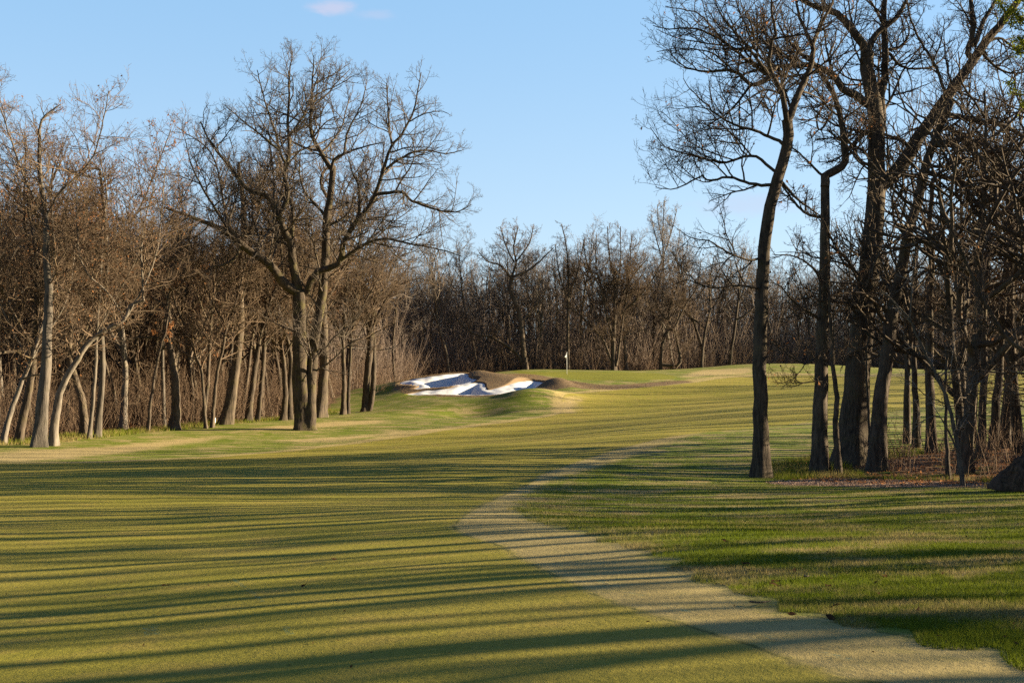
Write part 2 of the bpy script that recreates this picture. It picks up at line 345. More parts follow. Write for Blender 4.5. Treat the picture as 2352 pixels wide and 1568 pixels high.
def forest_mesh(seed, H, habit, low=False):
    """a whole free-standing woodland tree, base at the origin: returns trunk batches and crown batches"""
    rg = np.random.default_rng(seed); r = H * habit.get('girth', .0135); fork = habit.get('fork', .4); lean = habit.get('lean', .06)
    az = rg.uniform(0, 6.28); d0 = np.array([[math.cos(az) * lean, math.sin(az) * lean, 1.]])
    seg = 14; top = H * habit.get('leader', .8)
    tp, tr = grow(np.zeros((1, 3)), d0, np.array([top]), np.array([r]), seg, habit.get('twist', .05), .05, .16, rg)
    tr[0, 0] *= 1.45; tr[0, 1] *= 1.06
    nl = habit.get('limbs', 8)
    idx, t, p, d, rr = kids(tp, tr, np.array([nl]), fork, .97, habit.get('ang', 45), 12, rg, .2)
    l = H * habit.get('reach', .42) * rg.uniform(.7, 1.2, nl) * (1.2 - .75 * t)
    lp, lr = grow(p, d, l, np.minimum(rr * .75, .02 + l * .017), 9, habit.get('wander', .13), .085, .22, rg)
    dens = low or habit.get('dens', (7, 5, 5))
    cr = twigs([(lp, lr), (tp[:, 7:], tr[:, 7:])], rg, dens, (.45, .46, .52), habit.get('wander', .13) * 1.15, .05, habit.get('thick', 1.0), .010 if low else .0075)
    small = []
    if habit.get('low', 4):   # dead lower branches
        k = habit.get('low', 4); idx, t, p, d, rr = kids(tp, tr, np.array([k]), .1, fork + .1, 75, 15, rg)
        q = grow(p, d, rg.uniform(.6, 2.6, k), np.full(k, .028), 6, .2, .0, .3, rg); small = [q] + twigs([q], rg, (4, 3), (.5, .5), .2, 0, 1, .008)
    return [(tp, tr), (lp, lr)], cr, small, rg
HABITS = [
 dict(fork=.35, limbs=9, ang=46, reach=.46, wander=.16), dict(fork=.5, limbs=8, ang=36, reach=.36, girth=.012),
 dict(fork=.28, limbs=10, ang=56, reach=.48, wander=.2, lean=.12), dict(fork=.42, limbs=9, ang=40, reach=.42, lean=.16, twist=.07),
 dict(fork=.55, limbs=9, ang=42, reach=.32, girth=.010, leader=.9), dict(fork=.33, limbs=8, ang=60, reach=.5, wander=.21, twist=.08),
 dict(fork=.45, limbs=11, ang=34, reach=.38, girth=.011), dict(fork=.3, limbs=7, ang=40, reach=.56, lean=.1, leader=.6, wander=.15),
 dict(fork=.2, limbs=13, ang=64, reach=.5, wander=.17, dens=(7, 4, 2), thick=1.35, low=8), dict(fork=.25, limbs=11, ang=52, reach=.55, wander=.2, lean=.18, dens=(7, 4, 2), thick=1.35, low=6)]
H0 = 16.0
VAR = []
for i, hb in enumerate(HABITS):
    tb, cr, small, rg = forest_mesh(100 + i, H0, hb)
    tm = mesh_from("trunk", *batch_mesh(tb, [9, 6]), M['bark'])
    ns = len(cr); sides = [4] * 2 + [3] * 2 + [3] * 2
    cm = mesh_from("crown", *batch_mesh(cr + small, (sides + [3] * 9)[:ns] + [4, 3, 3]), M['twig'])
    tips = np.concatenate([b[0].reshape(-1, 3) for b in cr[2:]])
    tips = tips[tips[:, 2] < 11.5]
    lm = mesh_from("leaves", *leaf_quads(tips, rg, 900, .075), M['leaf'], False)
    VAR.append((tm, cm, lm))
def forest_tree(x, y, v, H, rz, label, group, name="bare_tree", leaves=False, tm=None, cm=None, lean=None):
    z = float(ground_z(np.array([x]), np.array([y]))[0]) - .06
    t = empty(name, (x, y, z), label, "tree", group, rz, H / H0)
    if lean: t.rotation_euler = (lean[0], lean[1], rz)
    a, b, c = VAR[v]
    for nm, me, mat in (("trunk", a, tm), ("crown", b, cm)) + ((("leaves", c, None),) if leaves else ()):
        o = link(nm, me, t)
        if mat: o.material_slots[0].link = 'OBJECT'; o.material_slots[0].material = mat
    return t

# ------------------------------------------------------------------ hand-drawn trees (limbs followed by eye, with real depth)
def drawn_tree(name, label, d, limbs, cat="tree", bark='oakbark', twigm='twig', dens=(9, 7, 5), seed=1, depth=.45, child=(.45, .5, .5), thick=1.0,
               leaves=0, flare=1.35, short=None, minr=.0065, group=None, tmin=.18, childcap=4.0):
    rg = np.random.default_rng(seed); base = P(limbs[0][0][0][0], limbs[0][0][0][1], d)
    bx, by = float(base[0]), float(base[1]); bz = float(ground_z(np.array([bx]), np.array([by]))[0])
    org = np.array([bx, by, bz - .08]); seen = []; batches = []; drawn = []
    for li, L in enumerate(limbs):
        pp = np.array(L[0], float); w0, w1 = L[1]; dd = L[2] if len(L) > 2 else None
        if seen:
            al = np.concatenate(seen); i = np.argmin(((al[:, :2] - pp[0]) ** 2).sum(1))
            if np.hypot(*(al[i, :2] - pp[0])) > 2: pp = np.vstack([al[i, :2], pp])
        c = np.vstack([2 * pp[0] - pp[1], pp, 2 * pp[-1] - pp[-2]]); n = 5; q = []
        for i in range(1, len(c) - 2):
            for k in range(n):
                t = k / n; a, b, e, f = c[i-1], c[i], c[i+1], c[i+2]
                q.append(.5 * (2*b + (e-a)*t + (2*a-5*b+4*e-f)*t*t + (3*b-a-3*e+f)*t**3))
        q.append(pp[-1]); q = np.array(q)
        s = np.concatenate([[0], np.cumsum(np.linalg.norm(np.diff(q, axis=0), axis=1))]); m = 25 if s[-1] > 150 else 17
        u = np.linspace(0, s[-1], m); q = np.stack([np.interp(u, s, q[:, 0]), np.interp(u, s, q[:, 1])], 1)
        if seen:
            al = np.concatenate(seen); i = np.argmin(((al[:, :2] - q[0]) ** 2).sum(1)); ds = al[i, 2]
        else: ds = d
        lenm = s[-1] * d / F
        if dd is None: dd = 0.0 if li == 0 else rg.choice([-1, 1]) * depth * lenm * rg.uniform(.5, 1)
        dv = ds + dd * np.linspace(0, 1, m) ** 1.1 + (0 if li == 0 else .12) * np.sin(np.linspace(0, 6, m) + rg.uniform(0, 6))* lenm * .1
        seen.append(np.column_stack([q, dv]))
        W = P(q[:, 0], q[:, 1], dv); W = W + (rg.normal(0, .012, W.shape) * min(1, lenm / 4)) * (np.arange(m) > 0)[:, None]
        r = np.linspace(w0, w1, m) * .5 / F * dv
        if li == 0:
            r = r * (1 + (flare - 1) * np.exp(-np.linspace(0, 1, m) * 16)); W[0, 2] = org[2]; W[0, :2] = org[:2]
        W = W - org; drawn.append((W[None], r[None], L[3] if len(L) > 3 else 1.0))
    def trunk_tube(w, r, first):
        if not first: return tubes(w, r, 14 if r.max() > .12 else 8 if r.max() > .05 else 5)
        sd = 22; V, Q = tubes(w, r, sd); m = w.shape[1]; V = V.reshape(m, sd, 3); c = w[0][:, None]; a = np.arange(sd) * 2 * math.pi / sd
        h = np.linalg.norm(w[0] - w[0][0], axis=1)[:, None]; f1, f2, f3 = rg.uniform(0, 6, 3)
        k = 1 + .32 * np.exp(-h / (2.2 * r[0, 1])) * np.maximum(-.2, np.sin(a * 4 + f1) + .5 * np.sin(a * 3 + f2)) + .045 * np.sin(a * 3 + h * 1.3 + f3) + .03 * np.sin(a * 7 + h * 2.9) + rg.normal(0, .015, (m, sd))
        return (c + (V - c) * k[..., None]).reshape(-1, 3), Q
    tv = merge([trunk_tube(w, r, i == 0) for i, (w, r, _) in enumerate(drawn)])
    seeds = [b for b in drawn if b[2] > 0]; lv = []
    for W, r, k in seeds:
        ln = plen(W)[0]; cnt = max(2, int(dens[0] * k * (.4 + ln / 5)))
        idx, t, p, dr, rr = kids(W, r, np.array([cnt]), tmin if W is not drawn[0][0] else .45, 1.0, 55, 14, rg, .35)
        l = np.minimum(childcap, child[0] * ln + .4) * rg.uniform(.5, 1.25, cnt) * (1.15 - .78 * t)
        lv.append(grow(p, dr, l, np.clip(np.minimum(rr * .65, .008 + l * .0145) * thick, minr, None), 7, .13, .03, .35, rg))
    L1p = np.concatenate([a for a, _ in lv]); L1r = np.concatenate([b for _, b in lv])
    cr = [(L1p, L1r)] + twigs([(L1p, L1r)], rg, dens[1:], child[1:] + (.5,), .12, .035, thick, minr, tmin=.15)
    t = empty(name, org, label, cat, group)
    link("trunk", mesh_from("trunk", *tv, M[bark]), t)
    link("crown", mesh_from("crown", *batch_mesh(cr, [5, 4, 3, 3, 3][:len(cr)]), M[twigm]), t)
    if leaves: link("leaves", mesh_from("leaves", *leaf_quads(cr[-1][0].reshape(-1, 3), rg, leaves, .06), M['leaf'], False), t)
    return t

OAK = [
 ([(697,990),(690,900),(688,800),(688,720),(686,672)], (38,28), 0, 0),
 ([(712,988),(713,900),(718,830),(725,760),(738,690),(743,643),(749,553),(749,497),(758,461),(763,407),(765,382)], (28,14), 1.0, .5),
 ([(765,395),(743,360),(722,324),(713,292),(716,227),(718,173),(722,126)], (13,2), 1.0),
 ([(762,410),(765,370),(790,353),(844,335),(880,328)], (9,2)),
 ([(790,353),(800,300),(830,240),(842,190)], (6,2)),
 ([(686,672),(655,654),(619,607),(576,579),(533,543),(497,521),(448,501),(398,484),(376,475)], (24,5), -3.5, .9),
 ([(560,565),(531,533),(509,501),(470,440),(440,380),(425,320)], (9,2), -2, .8),
 ([(551,571),(540,593),(515,607),(482,616),(465,640)], (7,2), -1.2),
 ([(686,672),(680,643),(671,600),(668,561),(653,533),(643,504),(630,479),(625,457),(607,447),(578,439),(556,421),(535,393),(513,364),(484,328),(460,280)], (22,3), -2.0),
 ([(640,500),(650,479),(661,443),(653,400),(657,382),(664,349),(664,321),(661,285),(664,227),(664,173),(672,119)], (13,2), .5),
 ([(663,305),(675,299),(700,259),(715,220),(735,165)], (6,2)),
 ([(657,380),(640,340),(632,300),(610,240),(590,160)], (7,2), -1.5),
 ([(640,345),(600,310),(560,280),(515,240)], (6,2), -1.5),
 ([(668,551),(672,515),(672,479),(664,454),(655,420)], (11,7), .6, .6),
 ([(690,672),(702,676),(716,636),(734,622),(756,615),(778,607),(788,575),(787,562),(805,529),(819,508),(844,479),(862,447),(877,403),(888,364),(898,335),(920,313),(938,281),(952,249),(960,209),(967,166)], (17,2), -2.5),
 ([(862,447),(891,443),(924,441),(945,461),(981,475),(1017,484),(1050,486),(1082,470)], (9,2), -1.0),
 ([(900,332),(895,299),(891,249),(888,191)], (6,2), 1.2),
 ([(880,395),(909,371),(952,349),(988,346),(1024,353),(1060,345)], (7,2), .8),
 ([(820,508),(827,472),(823,425),(808,393),(800,360)], (9,2), .6),
 ([(783,598),(830,565),(880,548),(952,562),(1020,575),(1060,590)], (8,2), -3.0),
 ([(749,520),(790,500),(806,479),(815,440)], (8,3), .9),
 ([(749,497),(725,470),(700,440),(688,400),(690,350)], (8,2), 1.2),
 ([(742,650),(720,560),(712,500),(690,480)], (6,2), 1.6),
 ([(938,281),(975,262),(1010,255),(1030,262)], (4,1.6), -.6),
]
drawn_tree("oak_tree", "large double trunked oak standing alone on the grass in front of the left wood", 75, OAK, bark='oakbark', twigm='greytwig', dens=(9, 6, 5, 3), seed=11, child=(.5, .5, .5), childcap=4.2, minr=.006)

def z3(l): return [(1505.3 + X * .42, 517.4 + Y * .42) for X, Y in l]
def z4(l): return [(1458.2 + X * .3839, Y * .3839) for X, Y in l]
T1 = [
 (z3([(580,1352),(575,1000),(570,800),(575,600),(580,400),(590,200),(610,0)]) + z4([(800,1300),(850,1080),(890,950),(920,820),(910,720)]), (34,24), .6, .0),
 (z4([(910,740),(880,560),(830,460),(800,380),(820,250),(845,200),(820,60),(815,-80)]), (15,4), -1.0),
 (z4([(915,720),(980,560),(1040,430),(1065,300),(1030,200),(980,80),(960,-60)]), (19,4), .8),
 (z4([(1060,270),(1130,120),(1180,20),(1200,-60)]), (10,4), .5),
 (z4([(810,460),(720,340),(650,250),(560,150),(500,60),(470,-40)]), (9,2), -1.3),
 (z4([(780,445),(620,320),(530,250),(420,190),(330,170),(200,175),(110,150)]), (9,2), -.5),
 (z4([(530,250),(450,150),(380,80),(300,60),(180,40)]), (6,1.6), -.4),
 (z4([(840,1110),(700,1100),(560,1060),(450,1080),(380,1060),(250,1130),(120,1120)]), (9,1.6), -.8),
 (z4([(870,850),(740,790),(600,750),(500,690),(400,600),(330,530),(290,470)]), (9,1.6), -1.2),
 (z4([(850,1040),(760,960),(680,930),(560,970),(450,960),(300,920),(180,880),(90,760)]), (8,1.6), .6),
 (z4([(870,1080),(960,1180),(1050,1250),(1110,1290)]), (9,3), .4),
 (z3([(590,180),(520,190),(400,150),(300,90),(200,70),(120,20)]), (7,1.6), -1.5),
 (z3([(580,350),(450,330),(300,340),(180,300),(90,330)]), (7,1.6), -1.5),
 (z4([(800,470),(700,510),(620,440),(540,420),(430,430),(300,400),(220,330)]), (12,1.8), -.2),
 (z4([(610,440),(480,330),(400,300),(250,290),(130,310)]), (5,1.6), -.4),
 (z4([(850,400),(740,330),(640,100),(600,0),(560,-80)]), (7,2), 1.0),
 (z4([(880,560),(800,540),(760,545),(640,620),(540,680)]), (6,1.6), -.6),
 (z4([(930,640),(880,480),(850,400)]), (6,4), .3),
]
drawn_tree("oak_tree", "slender leaning oak with forked top, nearest the fairway at the end of the right clump", 38, T1, bark='darkbark', dens=(9, 6, 4, 2), thick=1.05, twigm='shadetwig', seed=21, child=(.5, .55, .6), childcap=3.0, minr=.005, leaves=160, depth=.35)
T2 = [
 (z3([(895,1337),(905,900),(915,600),(925,300),(930,0)]) + z4([(1140,1250),(1135,1045)]), (36,19), .8, 0),
 (z4([(1137,1110),(1150,1048),(1205,1020),(1255,970),(1252,850),(1232,700),(1190,560),(1110,440),(1070,380)]), (21,7), .5),
 (z4([(1110,1040),(1020,950),(950,890),(880,860)]), (7,2), -.5),
 (z4([(1230,700),(1150,640),(1100,560),(1020,490),(900,420)]), (6,2), -.8),
 (z4([(1110,780),(1090,700),(1150,600)]), (6,4), -.3),
 (z4([(1110,1300),(1000,1260),(880,1110)]), (8,4), .4),
 (z3([(905,520),(850,480),(760,420),(680,330),(620,310)]), (8,2), -1.2),
 (z3([(900,700),(820,760),(700,700),(620,760)]), (5,1.5), -1.0),
 (z3([(895,850),(820,860),(760,880),(700,880)]), (4,1.4), -1.0),
 (z3([(920,350),(870,240),(760,170),(640,160)]), (8,2), -.6),
 (z4([(1250,860),(1330,800),(1380,700)]), (6,2), .5),
]
drawn_tree("oak_tree", "straight dark oak whose snapped top bends sharply right, second from the fairway", 39.5, T2, bark='darkbark', dens=(10, 6, 4, 2), thick=1.05, twigm='shadetwig', seed=22, childcap=2.4, minr=.005, leaves=200, depth=.4)
T3 = [
 (z3([(1075,1285),(1100,900),(1130,600),(1150,400),(1180,100)]) + z4([(1430,1400),(1450,1100),(1440,900),(1440,700),(1400,450),(1390,310)]), (62,30), .8, .0),
 (z4([(1390,320),(1340,230),(1250,120),(1180,70),(1080,40),(1000,0),(930,-60)]), (22,9), -.9),
 (z4([(1455,850),(1480,700),(1470,600),(1495,450),(1500,300),(1490,100),(1495,0),(1500,-100)]), (22,11), .7),
 (z4([(1395,300),(1450,200),(1560,110),(1620,10),(1640,-60)]), (17,7), .5),
 (z4([(1410,640),(1330,570),(1250,540),(1200,470),(1100,400),(1020,390),(850,400),(720,420),(600,470)]), (22,4), -1.2),
 (z4([(1500,1090),(1600,980),(1750,750),(1870,580),(2000,400),(2100,250),(2200,130),(2260,50),(2330,-40)]), (36,14), .5, .7),
 (z4([(1990,320),(2020,200),(2010,0),(2010,-90)]), (15,8), .5),
 (z4([(1860,560),(1800,400),(1700,230),(1640,80),(1630,-40)]), (9,3), -.8),
 (z4([(2030,270),(2090,120),(2150,20),(2180,-60)]), (14,6), .4),
 (z4([(2060,300),(2160,400),(2260,440),(2400,420)]), (8,3), .6),
 (z4([(2090,260),(2190,230),(2300,310),(2400,330)]), (8,3), .6),
 (z3([(1140,380),(1060,200),(1000,150),(900,180),(800,140)]), (9,2), -1.5),
 (z4([(1450,1010),(1350,960),(1280,850),(1200,820),(1150,770)]), (9,3), -.5),
 (z4([(1440,960),(1330,880),(1260,850),(1190,830)]), (8,3), .6),
 (z3([(1130,560),(1060,420),(960,380),(860,430)]), (8,2), -1.0),
 (z4([(1500,300),(1590,280),(1640,200),(1620,100)]), (8,2), .8),
 (z4([(1520,320),(1600,400),(1700,410),(1800,390),(1880,300)]), (8,2), .8),
 (z4([(1450,850),(1380,800),(1300,860),(1200,960),(1100,970)]), (8,2), -.8),
 (z3([(1160,330),(1240,330),(1330,420),(1480,420)]), (8,2), 1.0),
 (z4([(1480,130),(1430,40),(1380,-40)]), (8,3), -.5),
]
drawn_tree("oak_tree", "thickest oak of the right clump with a massive furrowed trunk", 42, T3, bark='darkbark', dens=(9, 6, 5, 2), thick=1.05, twigm='shadetwig', seed=23, childcap=3.2, minr=.0055, depth=.4)
T5 = [
 (z3([(1215,1312),(1225,1100),(1240,900),(1270,700),(1290,500),(1350,250),(1390,0)]) + z4([(1680,1250),(1740,1000),(1830,750),(1900,600)]), (36,16), 1.2, .0),
 (z4([(1890,690),(2050,720),(2200,750),(2328,820),(2450,900)]), (15,8), .8),
 (z4([(1780,1040),(1950,1090),(2100,1160),(2250,1280),(2400,1380)]), (13,8), 1.0),
 (z4([(1890,860),(1960,830),(2020,900),(2090,960)]), (20,13), -.5, .4),
 (z4([(1830,760),(1960,800),(2100,850),(2180,1000),(2300,1120)]), (10,4), .8),
 (z3([(1290,480),(1200,420),(1130,450),(1060,430)]), (7,2), -.6),
 (z3([(1340,280),(1440,230),(1560,270),(1690,280)]), (7,2), -.8),
 (z4([(1620,960),(1540,900),(1500,960),(1420,930)]), (6,2), -.6),
 (z4([(1740,990),(1850,1000),(1960,950),(2100,960),(2250,1000)]), (9,3), .5),
]
drawn_tree("oak_tree", "pale barked oak leaning right, fourth large trunk of the right clump", 40, T5, bark='bark', dens=(9, 6, 5, 2), thick=1.05, twigm='shadetwig', seed=24, childcap=3.2, minr=.0055, depth=.5)
SAP = [
 (z3([(1685,1415),(1650,1200),(1610,1000),(1550,850),(1450,650),(1380,500),(1290,400),(1230,360)]), (11,3), .3, .7),
 (z3([(1655,1240),(1590,1100),(1540,1040),(1440,1080),(1370,1095)]), (5,1.6), -.4, .8),
 (z3([(1645,1170),(1680,1060),(1700,1000)]), (4,1.6), .2, .8),
 (z3([(1560,870),(1620,840),(1700,900),(1800,960),(1900,940)]), (3,1.4), .4, .9),
 (z3([(1395,520),(1400,400),(1415,200),(1420,120)]), (4,1.5), -.3, .8),
 (z3([(1600,980),(1480,930),(1400,860),(1320,830)]), (3,1.4), -.5, .9),
]
drawn_tree("sapling", "thin pale sapling leaning left out of the reddish mulch", 33, SAP, bark='palebark', twigm='paletwig', dens=(7, 5, 3), seed=25, childcap=1.0, minr=.003, flare=1.1)
ARCH = [
 ([(2520,1062),(2490,950),(2440,860),(2340,800),(2300,760),(2261,693),(2236,643),(2215,593),(2186,526),(2150,470)], (16,3), -1.0, .9),
 ([(2261,693),(2255,600),(2275,520)], (5,2), .5),
 ([(2300,760),(2240,740),(2180,760),(2120,735)], (5,1.6), -.5),
 ([(2440,862),(2300,855),(2200,850),(2150,866)], (7,2), -.5),
 ([(2460,900),(2300,905),(2230,895)], (5,1.6), -.3)]
drawn_tree("arching_tree", "thin dark tree at the right edge arching left across the clump", 34, ARCH, bark='darkbark', dens=(8, 6, 4), seed=26, childcap=1.3, minr=.004, leaves=60)
for lab, dd, pl, w, sd in (
   ("thin crooked dark stem rising just left of the thickest oak", 39, z3([(1000,1325),(985,1100),(995,950),(980,850),(965,620),(955,480),(940,300)]), (15,5), 31),
   ("pole thin dark stem between the thickest oak and the pale leaning oak", 40.5, z3([(1170,1282),(1172,1100),(1160,900),(1155,700),(1190,520),(1240,420)]), (8,3), 32),
   ("thin dark stem behind the pale sapling", 36, z3([(1602,1305),(1590,1100),(1585,900),(1590,700),(1570,500)]), (9,4), 33),
   ("straight medium trunk with sunlit right side standing left of the pale sapling", 47, z3([(1508,1228),(1505,1000),(1498,800),(1502,600),(1500,400),(1510,200),(1500,0),(1520,-260)]), (23,9), 34),
   ("slim dark trunk against the bright fairway, left of two behind the pale leaning oak", 52, z3([(1372,1010),(1380,800),(1372,600),(1365,400),(1350,100)]), (14,7), 35),
   ("slim dark trunk against the bright fairway, right of two behind the pale leaning oak", 50, z3([(1428,1060),(1418,850),(1412,600),(1420,350),(1430,100)]), (14,7), 36),
   ("dark trunk crossing behind the sapling's bare twigs", 46, z3([(1678,1120),(1685,900),(1668,700),(1680,450),(1690,150)]), (15,8), 37),
   ("shaded trunk with a slight bend right of the sapling", 44, z3([(1778,1262),(1790,1000),(1800,800),(1795,550),(1810,250),(1840,-100)]), (19,9), 38),
   ("sunlit tan trunk behind the dark stump, left of a matching pair", 48, z3([(1850,1195),(1862,1000),(1880,800),(1890,600),(1910,350),(1940,0),(1960,-300)]), (20,10), 39),
   ("sunlit tan trunk behind the dark stump, right of a matching pair", 49, z3([(1908,1195),(1925,1000),(1940,800),(1935,600),(1950,300),(1990,-100),(2040,-350)]), (26,12), 40)):
    drawn_tree("slender_tree", lab, dd, [(pl, w, .6, .5), ([pl[-3], (pl[-3][0] + 40, pl[-3][1] - 60), (pl[-3][0] + 60, pl[-3][1] - 160)], (w[1] * .7, 2), 1.0),
        ([pl[-2], (pl[-2][0] - 50, pl[-2][1] - 40), (pl[-2][0] - 90, pl[-2][1] - 120)], (w[1] * .7, 2), -1.0)], bark='darkbark' if 'dark' in lab or 'shaded' in lab else 'bark', dens=(8, 6, 5), seed=sd, childcap=1.8, minr=.005, flare=1.3,
        tmin=.2)

# trees one can tell apart at the edge of the left wood
LEFT = [
 ("leaning thin trunk at the very left edge of the picture", 60, [(4,1030),(20,960),(45,890),(70,830),(100,740),(120,690)], (14,5), 'greybark'),
 ("lit trunk leaning right, between the left edge and the thick grey tree", 61, [(38,1025),(52,960),(70,880),(78,800),(86,700),(80,560)], (20,9), 'bark'),
 ("thick grey trunk, broadest at the left end of the wood", 58, [(88,1029),(98,930),(105,850),(108,760),(112,690),(108,600),(104,500),(92,400),(90,300)], (29,7), 'greybark'),
 ("pale trunk beside the thick grey one that throws a long limb to the right", 59, [(120,1026),(130,940),(146,880),(175,830),(205,785),(245,755),(285,735),(300,700),(330,690)], (20,6), 'palebark'),
 ("dark trunk leaning left behind the pale limbed tree", 66, [(196,1000),(190,930),(176,880),(160,820),(165,700),(180,560)], (18,8), 'darkbark'),
 ("very thin straight pale trunk, left of two beside the russet leaves", 64, [(204,1012),(212,930),(220,850),(222,760),(230,650),(235,520)], (9,5), 'palebark'),
 ("pale straight trunk carrying russet leaves on its right side", 65, [(224,1008),(230,930),(236,850),(234,770),(240,690),(246,600),(240,500),(230,390)], (15,6), 'palebark'),
 ("thin forked young trunk between the russet leaves and the broken snag", 72, [(340,993),(345,930),(352,880),(368,800),(380,760),(390,700)], (8,4), 'bark'),
 ("broken topped snag with one smooth curved trunk", 74, [(399,991),(404,930),(402,870),(392,800),(388,740),(386,712)], (22,12), 'bark'),
 ("thin curved dark trunk, left of a pair by the white marker", 75, [(473,986),(468,910),(462,850),(440,790),(420,740),(400,690)], (8,4), 'darkbark'),
 ("thin forking dark trunk, right of a pair by the white marker", 75.5, [(486,986),(492,920),(500,850),(512,800),(520,750),(540,700),(556,640)], (9,4), 'darkbark'),
 ("big dark trunk leaning right and forking high, left of the great oak", 78, [(519,979),(534,890),(546,800),(552,720),(550,640),(556,560),(560,480),(548,380)], (26,8), 'darkbark'),
 ("grey trunk just right of the dark leaning one", 82, [(569,975),(578,900),(590,820),(600,760),(625,680),(650,630)], (16,6), 'bark'),
 ("slim trunk midway between the leaning dark tree and the great oak", 83, [(590,973),(600,890),(606,800),(612,700),(620,560)], (11,6), 'bark'),
 ("short dark trunk just left of the great oak", 84, [(650,972),(655,900),(650,820),(640,740),(655,660)], (14,6), 'darkbark'),
 ("brown trunk half hidden by the great oak's left side", 85, [(668,973),(664,900),(668,830),(655,760),(630,700),(610,660)], (15,6), 'bark'),
 ("stout dark trunk right behind the great oak", 88, [(733,960),(742,880),(745,800),(742,700),(748,580),(760,470)], (24,9), 'darkbark'),
 ("slim straight trunk between the great oak and the twin trunk tree", 93, [(788,952),(790,870),(788,780),(794,680),(800,580)], (11,6), 'bark'),
 ("slim trunk next to the twin trunk tree on its left", 94, [(800,950),(801,880),(806,800),(812,720),(822,620)], (8,4), 'bark'),
]
for i, (lab, dd, pl, w, bk) in enumerate(LEFT):
    e = pl[-1]; m_ = pl[-3]; snag = "snag" in lab
    lim = [(pl, w, .5, 0 if snag else .8)]
    if not snag:
        rg_ = np.random.default_rng(300 + i); top = min(e[1], 420) - rg_.uniform(0, 80)
        lim.append(([e, (e[0] + rg_.uniform(-25, 25), (e[1] + top) / 2), (e[0] + rg_.uniform(-50, 50), top)], (w[1], 2), rg_.uniform(-1, 1)))
        for sgn in (-1, 1):
            lim.append(([m_, (m_[0] + sgn * 35, m_[1] - 60), (m_[0] + sgn * rg_.uniform(60, 110), m_[1] - rg_.uniform(130, 220)), (m_[0] + sgn * rg_.uniform(80, 150), m_[1] - rg_.uniform(260, 360))], (w[1] * .8, 2), rg_.uniform(-2, 2)))
    else:
        lim.append(([(394,800),(380,770),(360,760)], (4,1.5), .3))
    drawn_tree("bare_tree" if not snag else "snag", lab, dd, lim, bark=bk, dens=(13, 7, 5) if not snag else (4, 3), seed=200 + i, childcap=3.4, minr=.008, leaves=1300 if 'russet' in lab and 'carrying' in lab else (260 if i < 8 else 0), tmin=.2)
TW = [([(838,944),(842,880),(850,800),(850,757)], (16,14), 0, .3), ([(850,800),(846,757),(820,700),(800,640)], (7,3), -1.0), ([(852,757),(880,700),(905,660),(940,610)], (8,2), 1.2),
      ([(850,757),(862,690),(858,600),(880,550)], (9,3), .4), ([(852,757),(835,690),(790,620),(760,590)], (7,2), -.6), ([(848,944),(858,880),(858,800),(856,757)], (13,11), .3, .2),
      ([(905,660),(960,640),(1000,650)], (4,2), 1.0)]
drawn_tree("twin_trunk_tree", "twin trunk tree at the foot of the bank just left of the bunkers", 96, TW, bark='bark', dens=(10, 7, 6), seed=61, childcap=2.6, minr=.009)
